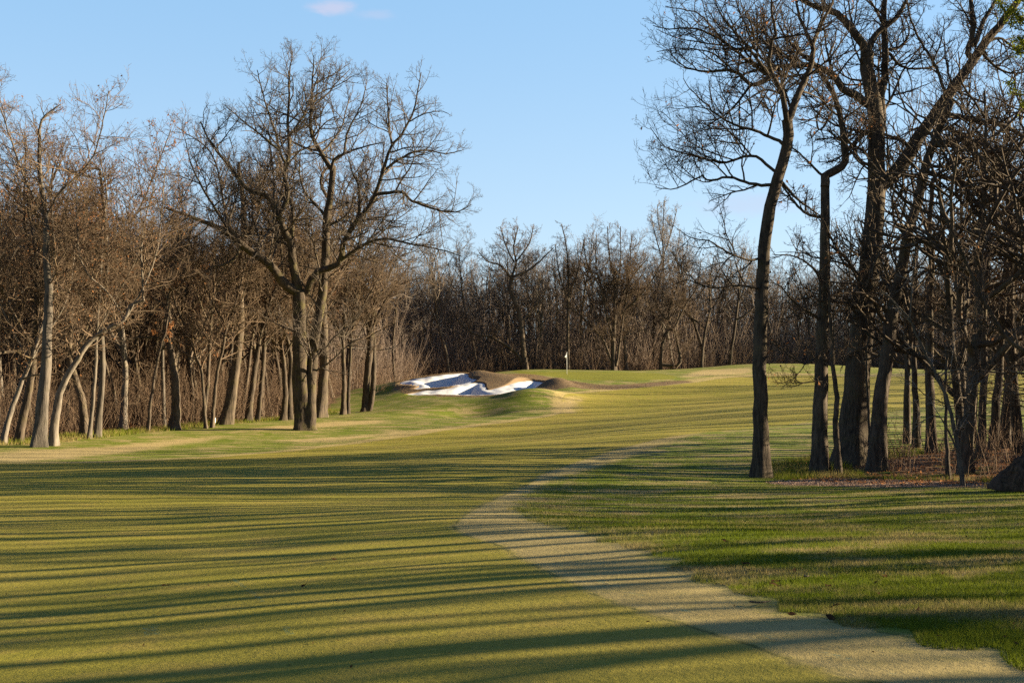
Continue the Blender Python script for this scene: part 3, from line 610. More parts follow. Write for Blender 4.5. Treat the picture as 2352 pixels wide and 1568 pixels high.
# telling trees of the far wood
FAR = [
 ("s_curve", "dark oak with an s curved trunk and a long limb arching left, behind the green", 150, [
   ([(1207,847),(1200,790),(1198,760),(1190,710),(1172,668),(1176,636)], (14,9), 0, .2), ([(1203,845),(1190,815),(1160,791),(1124,773),(1088,766),(1060,745),(1045,725)], (8,3), -2, .8),
   ([(1176,640),(1150,610),(1120,600),(1100,580)], (6,2), -2), ([(1176,636),(1185,600),(1180,570),(1190,520)], (6,2), 0), ([(1178,636),(1215,620),(1240,600),(1270,570)], (6,2), 2),
   ([(1180,600),(1160,560),(1150,520)], (4,2), 1), ([(1186,600),(1215,560),(1225,520)], (4,2), -1), ([(1198,740),(1230,700),(1260,680)], (5,2), 2)]),
 ("slender", "straight slender dark trunk directly behind the flagstick", 152, [([(1305,846),(1304,780),(1305,700),(1306,640),(1300,560),(1290,515)], (8,2), 0, .7), ([(1305,680),(1325,630),(1340,560)], (4,2), 1), ([(1305,690),(1285,630),(1275,560)], (4,2), -1)]),
 ("spreading", "broad many stemmed spreading tree with a pale rounded crown right of the flag", 151, [
   ([(1410,845),(1408,800),(1410,760),(1412,720)], (12,8), 0, .2), ([(1408,780),(1390,710),(1378,660),(1350,610),(1340,550)], (6,2), -2), ([(1410,750),(1425,690),(1450,640),(1490,590)], (6,2), 2),
   ([(1410,730),(1412,660),(1400,590),(1395,520)], (6,2), 0), ([(1416,840),(1424,780),(1432,720),(1445,640),(1450,540)], (6,2), 1), ([(1405,830),(1385,780),(1350,740),(1300,700)], (5,2), -2),
   ([(1425,720),(1460,690),(1500,640),(1520,600)], (5,2), -2), ([(1395,690),(1370,620),(1370,540)], (4,2), 2), ([(1412,690),(1425,610),(1425,520)], (4,2), -1)]),
 ("crooked", "crooked tree with an arched fork, right of the broad spreading tree", 156, [([(1517,843),(1521,790),(1532,760),(1548,755)], (8,6), 0, .2), ([(1560,838),(1556,790),(1548,755),(1520,720),(1505,690),(1515,650),(1525,600)], (8,2), .5),
   ([(1548,755),(1575,700),(1600,660),(1610,600)], (5,2), 1), ([(1532,760),(1540,700),(1560,640),(1550,580)], (4,2), -1)]),
 ("forked", "forked dark tree with a long limb slanting up to the left, beyond the tan bank", 158, [([(1611,840),(1615,790),(1622,750),(1632,710)], (8,4), 0, .4), ([(1620,755),(1590,730),(1555,700),(1520,670)], (5,2), -1), ([(1632,710),(1630,650),(1640,590)], (4,2), 0)]),
 ("birch", "tall whitish tree rising above the far wood right of centre", 185, [([(1522,800),(1523,700),(1524,600),(1522,540),(1524,500),(1526,460)], (7,1.6), 0, .9), ([(1523,600),(1505,540),(1495,490)], (3.5,1.5), -1), ([(1523,590),(1540,540),(1555,480)], (3.5,1.5), 1), ([(1523,560),(1512,510),(1510,470)], (3,1.5), 1), ([(1523,640),(1550,600),(1562,530)], (3,1.5), 1)]),
]
for i, (k, lab, dd, lim) in enumerate(FAR):
    pale = k in ('birch',); mid = k == 'spreading'
    drawn_tree("bare_tree" if not pale else "pale_tree", lab, dd, lim, bark='palebark' if pale else 'darkbark' if not mid else 'bark', twigm='paletwig' if pale else 'twig', dens=(10, 7, 6) if not mid else (12, 8, 6), seed=70 + i, childcap=2.8, minr=.012, flare=1.2)

# ------------------------------------------------------------------ woods: every tree of the nearer rows by itself
def in_poly(poly, x, y): return float(sdf(poly, np.array([x]), np.array([y]))[0])
placed = [(o.location.x, o.location.y) for o in list(col.objects) if o.type == 'EMPTY']
def scatter(n, xr, yr, test, gap, rg, tries=6000):
    out = []
    for _ in range(tries):
        if len(out) >= n: break
        x, y = rg.uniform(*xr), rg.uniform(*yr)
        if not test(x, y): continue
        if any((x - a) ** 2 + (y - b) ** 2 < gap * gap for a, b in placed + out): continue
        out.append((x, y))
    placed.extend(out); return out
rf = np.random.default_rng(42)
woodL = lambda lo, hi: (lambda x, y: lo < in_poly(WOODL, x, y) < hi and abs(x) < .41 * y + 3)
near_left = scatter(60, (-40, -12), (56, 122), woodL(1.2, 14), 2.0, rf)
far_row = scatter(75, (-16, 70), (122, 182), woodL(.8, 13), 2.3, rf)
deep_left = scatter(70, (-60, -14), (70, 140), woodL(14, 40), 2.6, rf)
for lst, lab, grp, hh in ((near_left, "bare brown tree standing among the crowded front rows of the left wood", "trees in the front rows of the left wood", (13.5, 17.5)),
                          (deep_left, "bare tree deep inside the left wood behind its front rows", "trees deep in the left wood", (16, 20)),
                          (far_row, "bare dark tree in the crowded far wood beyond the green", "trees of the far wood beyond the green", (14.5, 19.5))):
    for (x, y) in lst:
        v = int(rf.integers(0, 8))
        forest_tree(x, y, v, rf.uniform(*hh), rf.uniform(0, 6.28), lab, grp, leaves=(lst is near_left and rf.random() < .5),
                    tm=M[['bark', 'greybark', 'darkbark', 'bark'][int(rf.integers(0, 4))]], cm=M['hazetwig'] if lst is far_row else None, lean=(rf.normal(0, .05), rf.normal(0, .05)))
clump = scatter(10, (9, 32), (37, 60), lambda x, y: in_poly(WOODR, x, y) > -3 and x < .40 * y + 1 and x > .325 * y, 1.7, rf)
for (x, y) in clump:
    forest_tree(x, y, [8, 9, 8, 9][int(rf.integers(0, 4))], rf.uniform(12, 16), rf.uniform(0, 6.28), "bare tree within the dark tangle at the right edge of the right clump", "trees in the tangle at the right edge", tm=M['darkbark'], cm=M['shadetwig'])

# the rest of the woods, one mass each: beyond the rows, and the wood off to the right that throws the long shadows
def mass(name, spots, hh, seed, label, thin=None):
    rg = np.random.default_rng(seed); V_, Q_ = [], []; protos = []
    for i in range(5):
        tb, cr, small, _ = forest_mesh(500 + i, H0, dict(HABITS[i], girth=.0135, limbs=6) if thin else HABITS[i], thin or (5, 4, 3))
        protos.append(batch_mesh(tb + cr, [6, 4] + [3] * len(cr)))
    for (x, y) in spots:
        v, q = protos[int(rg.integers(0, 5))]; a = rg.uniform(0, 6.28); s = rg.uniform(*hh) / H0; z = float(ground_z(np.array([x]), np.array([y]))[0])
        c, n = math.cos(a), math.sin(a); w = np.stack([v[:, 0] * c - v[:, 1] * n, v[:, 0] * n + v[:, 1] * c, v[:, 2]], 1) * s + np.array([x, y, z - .05])
        V_.append((w, q))
    o = link(name, mesh_from(name, *merge(V_), M['hazetwig' if thin is None else 'twig'])); tag(o, label, "woodland", kind="stuff"); return o
back = scatter(130, (-90, 10), (80, 200), lambda x, y: in_poly(WOODL, x, y) > 12 and x > -.45 * y - 5, 3.2, rf)
back += scatter(190, (-40, 100), (160, 215), lambda x, y: in_poly(WOODL, x, y) > 10 and abs(x) < .45 * y + 5, 3.0, rf)
mass("distant_woods", back, (15.5, 20.5), 5, "brown bare woodland beyond the front rows of trees")
side = scatter(118, (14, 58), (-4, 58), lambda x, y: in_poly(WOODR, x, y) > .5 and x > .42 * y + 1, 1.8, rf)
mass("side_woods", side[::6], (11, 17), 16, "twiggier bare trees mixed into the right side woodland", (4, 3, 3)); side = [p_ for i_, p_ in enumerate(side) if i_ % 6]
side += scatter(84, (30, 90), (60, 144), lambda x, y: .40 * y + 5 < x < .40 * y + 30, 2.8, rf)
mass("side_woods", side, (11, 17), 6, "bare woodland along the right side throwing long shadows over the turf", (2, 2, 2))

# brush and saplings at the foot of the woods
def brush(name, test, xr, yr, n, hh, seed, label, stems=7, tw=3):
    rg = np.random.default_rng(seed); xs, ys = rg.uniform(*xr, n * 6), rg.uniform(*yr, n * 6); keep = test(xs, ys); xs, ys = xs[keep][:n], ys[keep][:n]
    zs = ground_z(xs, ys); p = np.repeat(np.stack([xs, ys, zs], 1), stems, 0) + rg.normal(0, .18, (len(xs) * stems, 3)) * np.array([1, 1, 0])
    d = rg.normal(0, .28 if tw < 5 else .14, p.shape) + np.array([0, 0, 1.]); h = rg.uniform(*hh, len(p)) * rg.uniform(.5, 1, len(p))
    b0 = grow(p, d, h, .006 + h * .0045, 4, .1, .02, .35, rg)
    idx, t, q, dd, r = kids(*b0, np.full(len(p), tw), .3, 1, 40, 12, rg)
    b1 = grow(q, dd, h[idx] * .35, np.full(len(idx), .0065), 2, .12, .04, .5, rg)
    o = link(name, mesh_from(name, *batch_mesh([b0, b1], [3, 3]), M['hazebrush' if seed in (83, 85) else 'brush'])); return tag(o, label, "undergrowth", kind="stuff")
brush("undergrowth", lambda x, y: (sdf(WOODL, x, y) > .6) & (sdf(WOODL, x, y) < 40), (-70, 75), (52, 205), 9000, (.8, 4.4), 81, "brown leafless brush under the trees of the left and far woods")
brush("undergrowth", lambda x, y: (sdf(WOODL, x, y) > 2) & (sdf(WOODL, x, y) < 30), (-20, 75), (135, 205), 6000, (2.5, 8), 83, "tall bare saplings crowding the far wood", 4)
brush("undergrowth", lambda x, y: (sdf(WOODL, x, y) > 14) & (sdf(WOODL, x, y) < 60), (-95, -12), (80, 180), 3500, (2.5, 8), 84, "tall bare saplings deep in the left wood", 4)
brush("undergrowth", lambda x, y: (sdf(WOODL, x, y) > 3) & (sdf(WOODL, x, y) < 45), (-45, 85), (125, 215), 3600, (7, 15), 85, "thin bare poles and twigs filling the far wood", 3, 7)
brush("undergrowth", lambda x, y: (sdf(WOODL, x, y) > 10) & (sdf(WOODL, x, y) < 50), (-80, -12), (70, 160), 2600, (7, 15), 86, "thin bare poles and twigs filling the left wood", 3, 7)
brush("undergrowth", lambda x, y: (sdf(WOODR, x, y) > 2.2) & (y < 54), (9, 40), (32, 54), 420, (.4, 2.0), 82, "tangled leafless brush under the right clump of oaks", 5)

# ------------------------------------------------------------------ ground sheets
def lines(*segs):
    out = []
    for a, b, s in segs: out += list(np.arange(a, b, s))
    return np.array(out)
ys = np.concatenate([-np.geomspace(400, 30, 12), lines((-25, 4, 3), (4, 9, .14), (9, 22, .14), (22, 34, .25), (34, 60, .45), (60, 97, .8), (97, 122, .3), (122, 150, .8), (150, 180, 2)), np.geomspace(180, 900, 26)])
xs = np.concatenate([-np.geomspace(900, 62, 24), lines((-60, -24, 2), (-24, -14, .8), (-14, -6, .34), (-6, 10, .17), (10, 24, .45), (24, 60, 1.6)), np.geomspace(60, 900, 24)])
GX, GY = np.meshgrid(xs, ys); shp = GX.shape; GZ = ground_z(GX.ravel(), GY.ravel()).reshape(shp)
fx, fy = GX.ravel(), GY.ravel()
A = dict(sd_fair=sdf(FAIR, fx, fy), sd_first=sdf(FIRST, fx, fy), sd_green=sdf(GREEN, fx, fy), sd_collar=sdf(COLLAR, fx, fy),
         sd_wood=np.maximum(sdf(WOODL, fx, fy), sdf(WOODR, fx, fy) - .8), sd_mulch=sdf(MULCH, fx, fy), sd_tan=np.max([sdf(t, fx, fy) for t in TAN], 0))
dzx = np.gradient(GZ, axis=1) / np.gradient(GX, axis=1); dzy = np.gradient(GZ, axis=0) / np.gradient(GY, axis=0)
NR = unit(np.stack([-dzx, -dzy, np.ones(shp)], -1)).reshape(-1, 3)
ny, nx = shp; ii = (np.arange(ny - 1)[:, None] * nx + np.arange(nx - 1)[None]).ravel()
QUAD = np.stack([ii, ii + 1, ii + nx + 1, ii + nx], 1)
mean = lambda k: A[k][QUAD].mean(1)
cls = np.zeros(len(QUAD), int)
cls[mean('sd_first') > 0] = 1; cls[mean('sd_fair') > 0] = 2; cls[mean('sd_collar') > 0] = 4; cls[mean('sd_green') > 0] = 3; cls[mean('sd_wood') > .4] = 5
VALL = np.stack([fx, fy, GZ.ravel()], 1)
for k, nm, lab in ((0, "ground", "green and straw coloured rough grass with long shadows"), (1, "first_cut_grass", "pale tan strip of mown grass along the fairway"), (2, "fairway", "olive fairway striped by tree shadows"),
                   (3, "putting_green", "smooth putting green around the flagstick"), (4, "bunker_bank", "brown dormant grass banks round the bunkers"), (5, "forest_floor", "leaf covered floor of the woods")):
    q = QUAD[cls == k]; used = np.unique(q); rm = np.full(len(VALL), -1); rm[used] = np.arange(len(used))
    me = mesh_from(nm, VALL[used], rm[q], M['turf'])
    for an, av in A.items():
        at = me.attributes.new(an, 'FLOAT', 'POINT'); at.data.foreach_set("value", av[used].astype(np.float32))
    me.normals_split_custom_set_from_vertices(NR[used].astype(np.float32))
    tag(link(nm, me), lab, kind="structure")

# ------------------------------------------------------------------ sand bunkers
for poly, lab in ((SAND1, "upper white sand bunker, half in blue shade, above the longer one"), (SAND2, "long lower white sand bunker curling under the brown bank")):
    x0, y0 = poly.min(0) - .5; x1, y1 = poly.max(0) + .5
    bx = np.arange(x0, x1, .12); by = np.arange(y0, y1, .12); X, Y = np.meshgrid(bx, by); s = sdf(poly, X.ravel(), Y.ravel())
    un = (X.ravel() - x0) / (x1 - x0); dep = 1.15 * ss(.1, .6, un) if poly is SAND1 else 1.0 * ss(.05, .32, un) * (1 - ss(.42, .6, un)) + .9 * ss(.68, .92, un)
    Z = base_z(X.ravel(), Y.ravel()) - .03 - (.02 + dep) * ss(0, 2.0, s) + .015 * np.sin(X.ravel() * 5 + np.sin(Y.ravel() * 2))
    w = len(bx); i = (np.arange(len(by) - 1)[:, None] * w + np.arange(w - 1)[None]).ravel(); Q = np.stack([i, i + 1, i + w + 1, i + w], 1)
    Q = Q[s[Q].max(1) > -.3]; used = np.unique(Q); rm = np.full(len(s), -1); rm[used] = np.arange(len(used))
    o = link("sand_bunker", mesh_from("sand_bunker", np.stack([X.ravel(), Y.ravel(), Z], 1)[used], rm[Q], M['sand'])); tag(o, lab, "sand bunker")

# ------------------------------------------------------------------ grass blades
def blades(name, spots, hh, wid, mat, seed, label, lean=.45):
    rg = np.random.default_rng(seed); x, y = spots[:, 0], spots[:, 1]; n = len(x); z = ground_z(x, y)
    h = rg.uniform(*hh, n); az = rg.uniform(0, 6.28, n); ln = rg.normal(0, lean, (n, 2)); w = wid * rg.uniform(.7, 1.3, n)
    b = np.stack([x, y, z - .004], 1); s = np.stack([np.cos(az), np.sin(az), 0 * az], 1) * w[:, None] * .5
    t = b + np.stack([ln[:, 0] * h, ln[:, 1] * h, h], 1)
    V = np.stack([b - s, b + s, t], 1).reshape(-1, 3); o = link(name, mesh_from(name, V, np.arange(3 * n).reshape(-1, 3), mat, False, True))
    return tag(o, label, "grass", kind="stuff")
rb = np.random.default_rng(9)
def spots(n, d0, d1, test, side=(-.42, .43), pw=1.0):
    d = d0 * (d1 / d0) ** rb.random(n * 5); x = rb.uniform(*side, n * 5) * d; k = test(x, d); return np.stack([x[k], d[k]], 1)[:n]
in_rough = lambda x, y: (sdf(FIRST, x, y) < .12 * np.sin(x * 3.1 + y * 2.2) + .1 * np.sin(x * 7 - y * 5)) & (x > -3) & (sdf(MULCH, x, y) < 0)
blades("rough_grass", spots(230000, 7.2, 46, lambda x, y: in_rough(x, y) & (sdf(WOODR, x, y) < 1.5), (-.05, .43)), (.022, .06), .006, M['blade'], 91, "longer blades of the green and straw rough beside the pale strip")
edge = lambda x, y: (np.abs(sdf(WOODR, x, y) - .6) < 1.3) & (sdf(MULCH, x, y) < .1) & (y < 48)
blades("tall_grass", spots(26000, 27, 48, edge, (.1, .45)), (.08, .26), .010, M['blade'], 92, "tall unmown grass at the feet of the right clump of oaks", .35)
edgeL = lambda x, y: (np.abs(sdf(WOODL, x, y) - .8) < 1.6) & (y < 100)
blades("tall_grass", spots(26000, 50, 100, edgeL, (-.45, -.08)), (.08, .3), .022, M['blade'], 93, "ragged grass along the foot of the left wood", .35)
on_collar = lambda x, y: (sdf(COLLAR, x, y) > .1) & (sdf(SAND1, x, y) < -.45) & (sdf(SAND2, x, y) < -.45)
blades("bank_grass", spots(26000, 98, 128, on_collar, (-.1, .14)), (.03, .08), .025, M['dry'], 94, "dormant brown grass on the bunker banks", .4)
blades("short_grass", spots(170000, 7.2, 17, lambda x, y: sdf(FIRST, x, y) > .0, (-.42, .42)), (.006, .013), .005, M['short'] if 'short' in M else M['turf'], 95, "closely mown turf of the near fairway and strip", .6) if False else None

def litter(name, spots_, size, mat, seed, label, cat, lift=.012):
    rg = np.random.default_rng(seed); n = len(spots_); c = np.column_stack([spots_, ground_z(spots_[:, 0], spots_[:, 1]) + lift]); u = unit(rg.normal(0, 1, (n, 3)) * np.array([1, 1, .35])); v = unit(np.cross(u, rg.normal(0, .4, (n, 3)) + np.array([0, 0, 1.])))
    q = size * rg.uniform(.4, 1.2, (n, 1)); V = np.stack([c - u * q, c + v * q * .5, c + u * q, c - v * q * .45], 1).reshape(-1, 3)
    return tag(link(name, mesh_from(name, V, np.arange(4 * n).reshape(-1, 4), mat, False)), label, cat, kind="stuff")
litter("leaf_litter", spots(260, 8, 40, lambda x, y: sdf(FIRST, x, y) > 0), .016, M['deadleaf'], 61, "tiny dark flecks of dead leaf on the mown turf", "leaves", .008)
litter("leaf_litter", spots(260, 8, 36, lambda x, y: in_rough(x, y)), .028, M['deadleaf'], 62, "scattered dead leaves in the rough", "leaves", .03)
litter("leaf_litter", spots(9000, 28, 60, lambda x, y: sdf(WOODR, x, y) > -.3, (.1, .45)), .05, M['leaf'], 63, "russet oak leaves under the right clump of oaks", "leaves", .03)
litter("leaf_litter", spots(9000, 55, 100, lambda x, y: sdf(WOODL, x, y) > .2, (-.42, -.1)), .08, M['leaf'], 64, "russet leaves on the floor of the left wood", "leaves", .03)
litter("wood_chips", spots(9000, 28, 38, lambda x, y: sdf(MULCH, x, y) > -.1, (.15, .42)), .026, M['chip'], 65, "pinkish wood chips spread before the right clump", "mulch", .015)
# ------------------------------------------------------------------ things on the course
def lathe(prof, sides=12):
    a = np.arange(sides) * 2 * math.pi / sides; V = np.concatenate([np.stack([r * np.cos(a), r * np.sin(a), np.full(sides, z)], 1) for r, z in prof])
    Q = [[i * sides + k, i * sides + (k + 1) % sides, (i + 1) * sides + (k + 1) % sides, (i + 1) * sides + k] for i in range(len(prof) - 1) for k in range(sides)]
    return V, np.array(Q)
fp = P(1302, 856, 131); fz = float(ground_z(fp[None, 0], fp[None, 1])[0])
fl = empty("flagstick", (fp[0], fp[1], fz), "white golf flagstick with a limp white flag standing in the green", "flag")
link("pole", mesh_from("pole", *lathe([(.0, -.12), (.024, -.12), (.022, 1.0), (.018, 2.12), (.026, 2.13), (.026, 2.17), (.0, 2.18)]), M['white']), fl)
nu, nv = 14, 10; U, Vv = np.meshgrid(np.linspace(0, 1, nu), np.linspace(0, 1, nv))
fxx = -.02 - .24 * np.sin(U * 2.4) * (.25 + .75 * Vv) + .16 * U ** 2 * Vv; fzz = 2.14 - .36 * Vv - .30 * U * (1.1 - .35 * Vv); fyy = .05 * np.sin(U * 7 + Vv * 2) + .03
FV = np.stack([fxx, fyy, fzz], -1).reshape(-1, 3); FQ = np.array([[j * nu + i, j * nu + i + 1, (j + 1) * nu + i + 1, (j + 1) * nu + i] for j in range(nv - 1) for i in range(nu - 1)])
fo = link("flag", mesh_from("flag", FV, FQ, M['flag']), fl); so = fo.modifiers.new("thickness", 'SOLIDIFY'); so.thickness = .006
mk = np.array([(-.13, -.02, 1.80), (-.09, -.02, 1.80), (-.09, -.02, 1.74), (-.13, -.02, 1.74)])
cup = link("hole_rim", mesh_from("hole_rim", *lathe([(.054, .004), (.06, .006), (.06, -.05)], 20), M['white']), fl)
mp = P(492, 984, 76); mz = float(ground_z(mp[None, 0], mp[None, 1])[0])
mo = empty("marker_post", (mp[0], mp[1], mz), "small white marker post at the edge of the left wood", "marker")
def box(x0, x1, y0, y1, z0, z1):
    V = np.array([(x, y, z) for z in (z0, z1) for x, y in ((x0, y0), (x1, y0), (x1, y1), (x0, y1))], float)
    return V, np.array([(0, 3, 2, 1), (4, 5, 6, 7), (0, 1, 5, 4), (1, 2, 6, 5), (2, 3, 7, 6), (3, 0, 4, 7)])
def bevel(o, w):
    b = o.modifiers.new("bevel", 'BEVEL'); b.width = w; b.segments = 2; return o
bevel(link("stake", mesh_from("stake", *box(-.035, .035, -.03, .03, -.2, .24), M['wood'], False), mo), .008)
bevel(link("white_cap", mesh_from("white_cap", *box(-.07, .07, -.05, .05, .24, .53), M['white'], False), mo), .02)

# weathered stump at the right edge
def stump():
    rg = np.random.default_rng(55); n, m = 40, 22; a = np.arange(n) * 2 * math.pi / n; rows = []
    for k in range(m):
        t = k / (m - 1); prof = 1.15 * (1 - .52 * t ** 1.2) if t < .86 else 1.15 * .55 * math.sqrt(max(0, 1 - ((t - .86) / .14) ** 2)) + .02
        lump = 1 + .13 * np.sin(a * 3 + 1) + .09 * np.sin(a * 5 + 2 * t * 3) + .05 * np.sin(a * 11 + t * 9) + rg.normal(0, .022, n)
        rows.append(np.stack([prof * lump * np.cos(a) * 1.15, prof * lump * np.sin(a) * .8, np.full(n, 1.0 * t - .1) + .10 * np.sin(a * 2 + .5) * t + rg.normal(0, .012, n)], 1))
    V = np.concatenate(rows); Q = np.array([[k * n + i, k * n + (i + 1) % n, (k + 1) * n + (i + 1) % n, (k + 1) * n + i] for k in range(m - 1) for i in range(n)]); return V, Q
spx = P(2390, 1128, 30.5); sz = float(ground_z(spx[None, 0], spx[None, 1])[0])
st = link("tree_stump", mesh_from("tree_stump", *stump(), bark_material("rotting stump bark", (.026, .017, .012), (.12, .070, .042), .1, .12, (9, 9, 4))), loc=(spx[0], spx[1], sz)); st.rotation_euler = (0, .1, .3); st.scale = (.9, .9, .88)
tag(st, "big dark rotting stump cut by the right edge beside the mulch", "stump")
sub = st.modifiers.new("smooth", 'SUBSURF'); sub.levels = 1; sub.render_levels = 1
# evergreen sprays reaching into the top right corner
def leafy():
    rg = np.random.default_rng(77); b = P(2560, 1050, 34); z = float(ground_z(b[None, 0], b[None, 1])[0]); org = np.array([b[0], b[1], z - .05])
    tp = np.stack([P(2560 - 60 * k / 14, 1050 - 1150 * k / 14, 34) - org for k in range(15)]); tp[0] = 0; tr = np.linspace(.16, .06, 15)
    ends = [P(x, y, d) - org for x, y, d in ((2325,30,33),(2345,70,33.4),(2350,-20,34),(2380,120,34),(2420,0,33),(2350,210,34.4),(2440,200,33),(2420,-80,34),(2400,300,34.2),(2640,100,34),(2660,300,34),(2080,-40,35))][:11]
    lp = []
    for e in ends:
        s = tp[min(14, max(4, int(14 * (1 - (.12)) * (e[2] / tp[-1][2]))))]; u = np.linspace(0, 1, 9)[:, None]; lp.append(s * (1 - u) + e * u + np.array([0, 0, .5]) * np.sin(u * 3.14) + rg.normal(0, .04, (9, 3)) * u)
    lp = np.array(lp); lr = np.broadcast_to(np.linspace(.05, .012, 9), (len(lp), 9)).copy()
    cr = twigs([(lp, lr)], rg, (10, 6), (.3, .45), .15, .0, 1, .006, tmin=.4)
    t = empty("leafy_tree", org, "tree with fresh green leaves reaching into the top right corner", "tree")
    link("trunk", mesh_from("trunk", *batch_mesh([(tp[None], tr[None]), (lp, lr)] + cr, [9, 6, 4, 3]), M['darkbark']), t)
    link("leaves", mesh_from("leaves", *leaf_quads(cr[-1][0].reshape(-1, 3), rg, 9000, .04), M['green'], False), t)
leafy()
# turf dye marks, fallen leaves and twigs
def ribbon(l, w):
    q = plan(l); n = 14; s = np.linspace(0, len(q) - 1, n); c = np.stack([np.interp(s, np.arange(len(q)), q[:, k]) for k in (0, 1)], 1); t = unit(np.gradient(c, axis=0)); nn = np.stack([-t[:, 1], t[:, 0]], 1) * w / 2
    e = np.stack([c + nn, c - nn], 1).reshape(-1, 2); V = np.column_stack([e, ground_z(e[:, 0], e[:, 1]) + .012]); return V, np.array([[2*i, 2*i+1, 2*i+3, 2*i+2] for i in range(n - 1)])
for l, w in (([(530,1328),(565,1352),(605,1384)], .05), ([(1275,1295),(1340,1325),(1400,1345)], .05), ([(1440,1362),(1475,1370)], .06), ([(1520,1392),(1560,1402),(1592,1410)], .06), ([(1725,1452),(1760,1462),(1790,1474)], .06), ([(1885,1502),(1925,1510),(1955,1520)], .07), ([(2040,1550),(2110,1562)], .05), ([(345,1440),(350,1462)], .12), ([(655,1440),(668,1460)], .06)):
    tag(link("turf_marking", mesh_from("turf_marking", *ribbon(l, w), M['dye'])), "faint teal dye line on the mown turf", kind="structure")
def leaf_mesh(seed):
    rg = np.random.default_rng(seed); n = 7; u = np.linspace(-1, 1, n); w = .42 * (1 - u * u) * (1 + .3 * np.sin(u * 9)) + .02
    V = np.concatenate([np.stack([u, s * w, .22 * u * u + abs(s) * .18 * w * 2 + .12 * np.sin(u * 4 + seed)], 1) for s in (-1, 0, 1)]) * .045
    V[:, 2] += .012; return V, np.array([[r * n + i, r * n + i + 1, (r + 1) * n + i + 1, (r + 1) * n + i] for r in range(2) for i in range(n - 1)])
LM = [mesh_from("fallen_leaf", *leaf_mesh(s), M['deadleaf']) for s in range(4)]
def zf(l): return [(1599.4 + X * .2202, 1223 + Y * .2202) for X, Y in l]
for i, (px, py) in enumerate(zf([(512,350),(1370,585),(1455,798),(1405,925),(985,888),(825,540),(700,0),(300,108)]) + [(766,1289),(380,1350),(700,1350),(1780,1350),(2030,1330)]):
    x, y = hit(px, py); o = link("fallen_leaf", LM[i % 4], loc=(x, y, float(ground_z(np.array([x]), np.array([y]))[0]) + .01)); o.rotation_euler = (.3, .2, i * 1.7); o.scale = (1.3,) * 3
    tag(o, "curled dead leaf lying on the grass in the foreground", "leaf", "dead leaves fallen on the near grass")
for i, (l, lab) in enumerate(((zf([(560,755),(640,765),(720,760),(775,745)]), "long bowed twig lying where the pale strip meets the rough"), (zf([(1125,480),(1150,488),(1185,478)]), "short dark twig lying on straw coloured grass in the rough"))):
    q = plan(l); z = ground_z(q[:, 0], q[:, 1]) + .03; c = np.column_stack([q, z]); u = np.linspace(0, len(c) - 1, 12); c = np.stack([np.interp(u, np.arange(len(c)), c[:, k]) for k in range(3)], 1)
    o = c.mean(0); tag(link("fallen_twig", mesh_from("fallen_twig", *tubes((c - o)[None], np.linspace(.009, .004, 12)[None], 6), M['darkbark']), loc=o), lab, "twig")

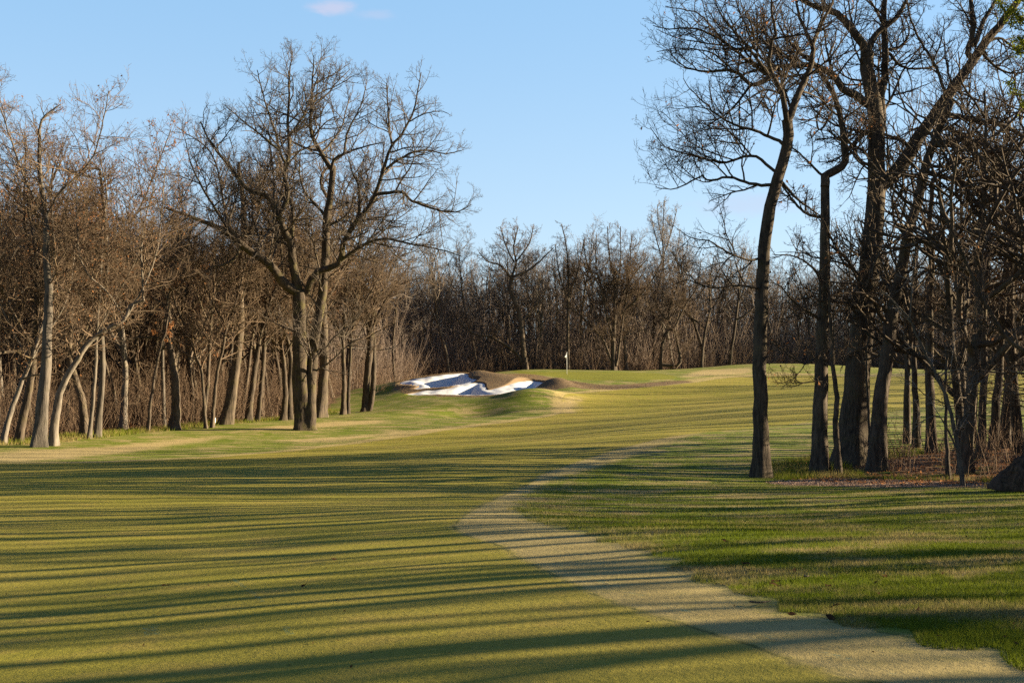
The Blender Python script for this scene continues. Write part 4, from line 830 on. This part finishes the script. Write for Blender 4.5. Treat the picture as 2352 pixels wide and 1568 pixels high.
# ------------------------------------------------------------------ light, sky
SUN_EL, SUN_AZ = R(14.0), R(78.0)       # azimuth clockwise from straight ahead
sl = bpy.data.lights.new("sun", 'SUN'); so = bpy.data.objects.new("sun", sl); col.objects.link(so)
sl.energy = 5.0; sl.angle = R(.45); sl.color = (1.0, .83, .56)
so.rotation_euler = (math.pi / 2 - SUN_EL, 0, math.pi - SUN_AZ)
W = bpy.data.worlds.new("World"); sc.world = W; W.use_nodes = True; nt = W.node_tree; nt.nodes.clear(); g = N(nt)
sky = nt.nodes.new('ShaderNodeTexSky'); sky.sky_type = 'NISHITA'; sky.sun_disc = False; sky.sun_elevation = SUN_EL; sky.sun_rotation = SUN_AZ
sky.altitude = 200; sky.air_density = 1.0; sky.dust_density = .6; sky.ozone_density = 1.6
dirv = g.n('ShaderNodeTexCoord').outputs['Generated']
def cloud(px, py, sx, sy, amt, prev):
    a, b = ray(px, py); d = np.array([a, 1, b]); d = d / np.linalg.norm(d)
    off = nt.nodes.new('ShaderNodeVectorMath'); off.operation = 'SUBTRACT'; g.put(off.inputs[0], dirv); off.inputs[1].default_value = tuple(d)
    l = g.n('ShaderNodeVectorMath', operation='LENGTH'); nt.links.new(g.scale(off.outputs[0], (1 / sx, 1, 1 / sy)), l.inputs[0])
    nz = g.noise(g.scale(dirv, (60, 60, 160)), 1.0, 4, .6)
    k = g.math('MULTIPLY', g.step(g.math('ADD', l.outputs['Value'], g.math('MULTIPLY', g.math('SUBTRACT', nz, .5), 1.2)), 1.0, .15), amt)
    return g.mix(k, prev, CLOUD)
CLOUD = (2.1, 2.2, 2.85)
zc = g.n('ShaderNodeSeparateXYZ', i_0=dirv).outputs[2]
c = g.mix(.7, sky.outputs[0], g.mix(g.step(zc, 0.0, .34), (1.85, 2.35, 2.95), (1.02, 1.90, 2.95)))
c = g.mix(g.step(zc, .30, .75), c, (.12, .36, 1.08))
yc = g.n('ShaderNodeSeparateXYZ', i_0=dirv).outputs[1]
c = g.mix(g.math('MULTIPLY', g.step(yc, .2, -.6), .55), c, (.10, .22, .50))
c = cloud(765, 18, .022, .0075, .75, c); c = cloud(865, 34, .022, .005, .3, c); c = cloud(1720, 470, .05, .012, .35, c)
bg = g.n('ShaderNodeBackground', i_Color=c, i_Strength=.071)
o = nt.nodes.new('ShaderNodeOutputWorld'); nt.links.new(bg.outputs[0], o.inputs[0])
sc.view_settings.view_transform = 'Standard'; sc.view_settings.look = 'None'; sc.view_settings.gamma = 1; sc.view_settings.exposure = 2.1
sc.render.engine = 'CYCLES'; sc.cycles.use_denoising = False; sc.cycles.max_bounces = 5; sc.cycles.diffuse_bounces = 2; sc.cycles.transparent_max_bounces = 6
print("FACES", sum(len(o.data.polygons) for o in col.objects if o.type == 'MESH'), "MESHES", sum(len(m.polygons) for m in bpy.data.meshes), "OBJ", len(col.objects))
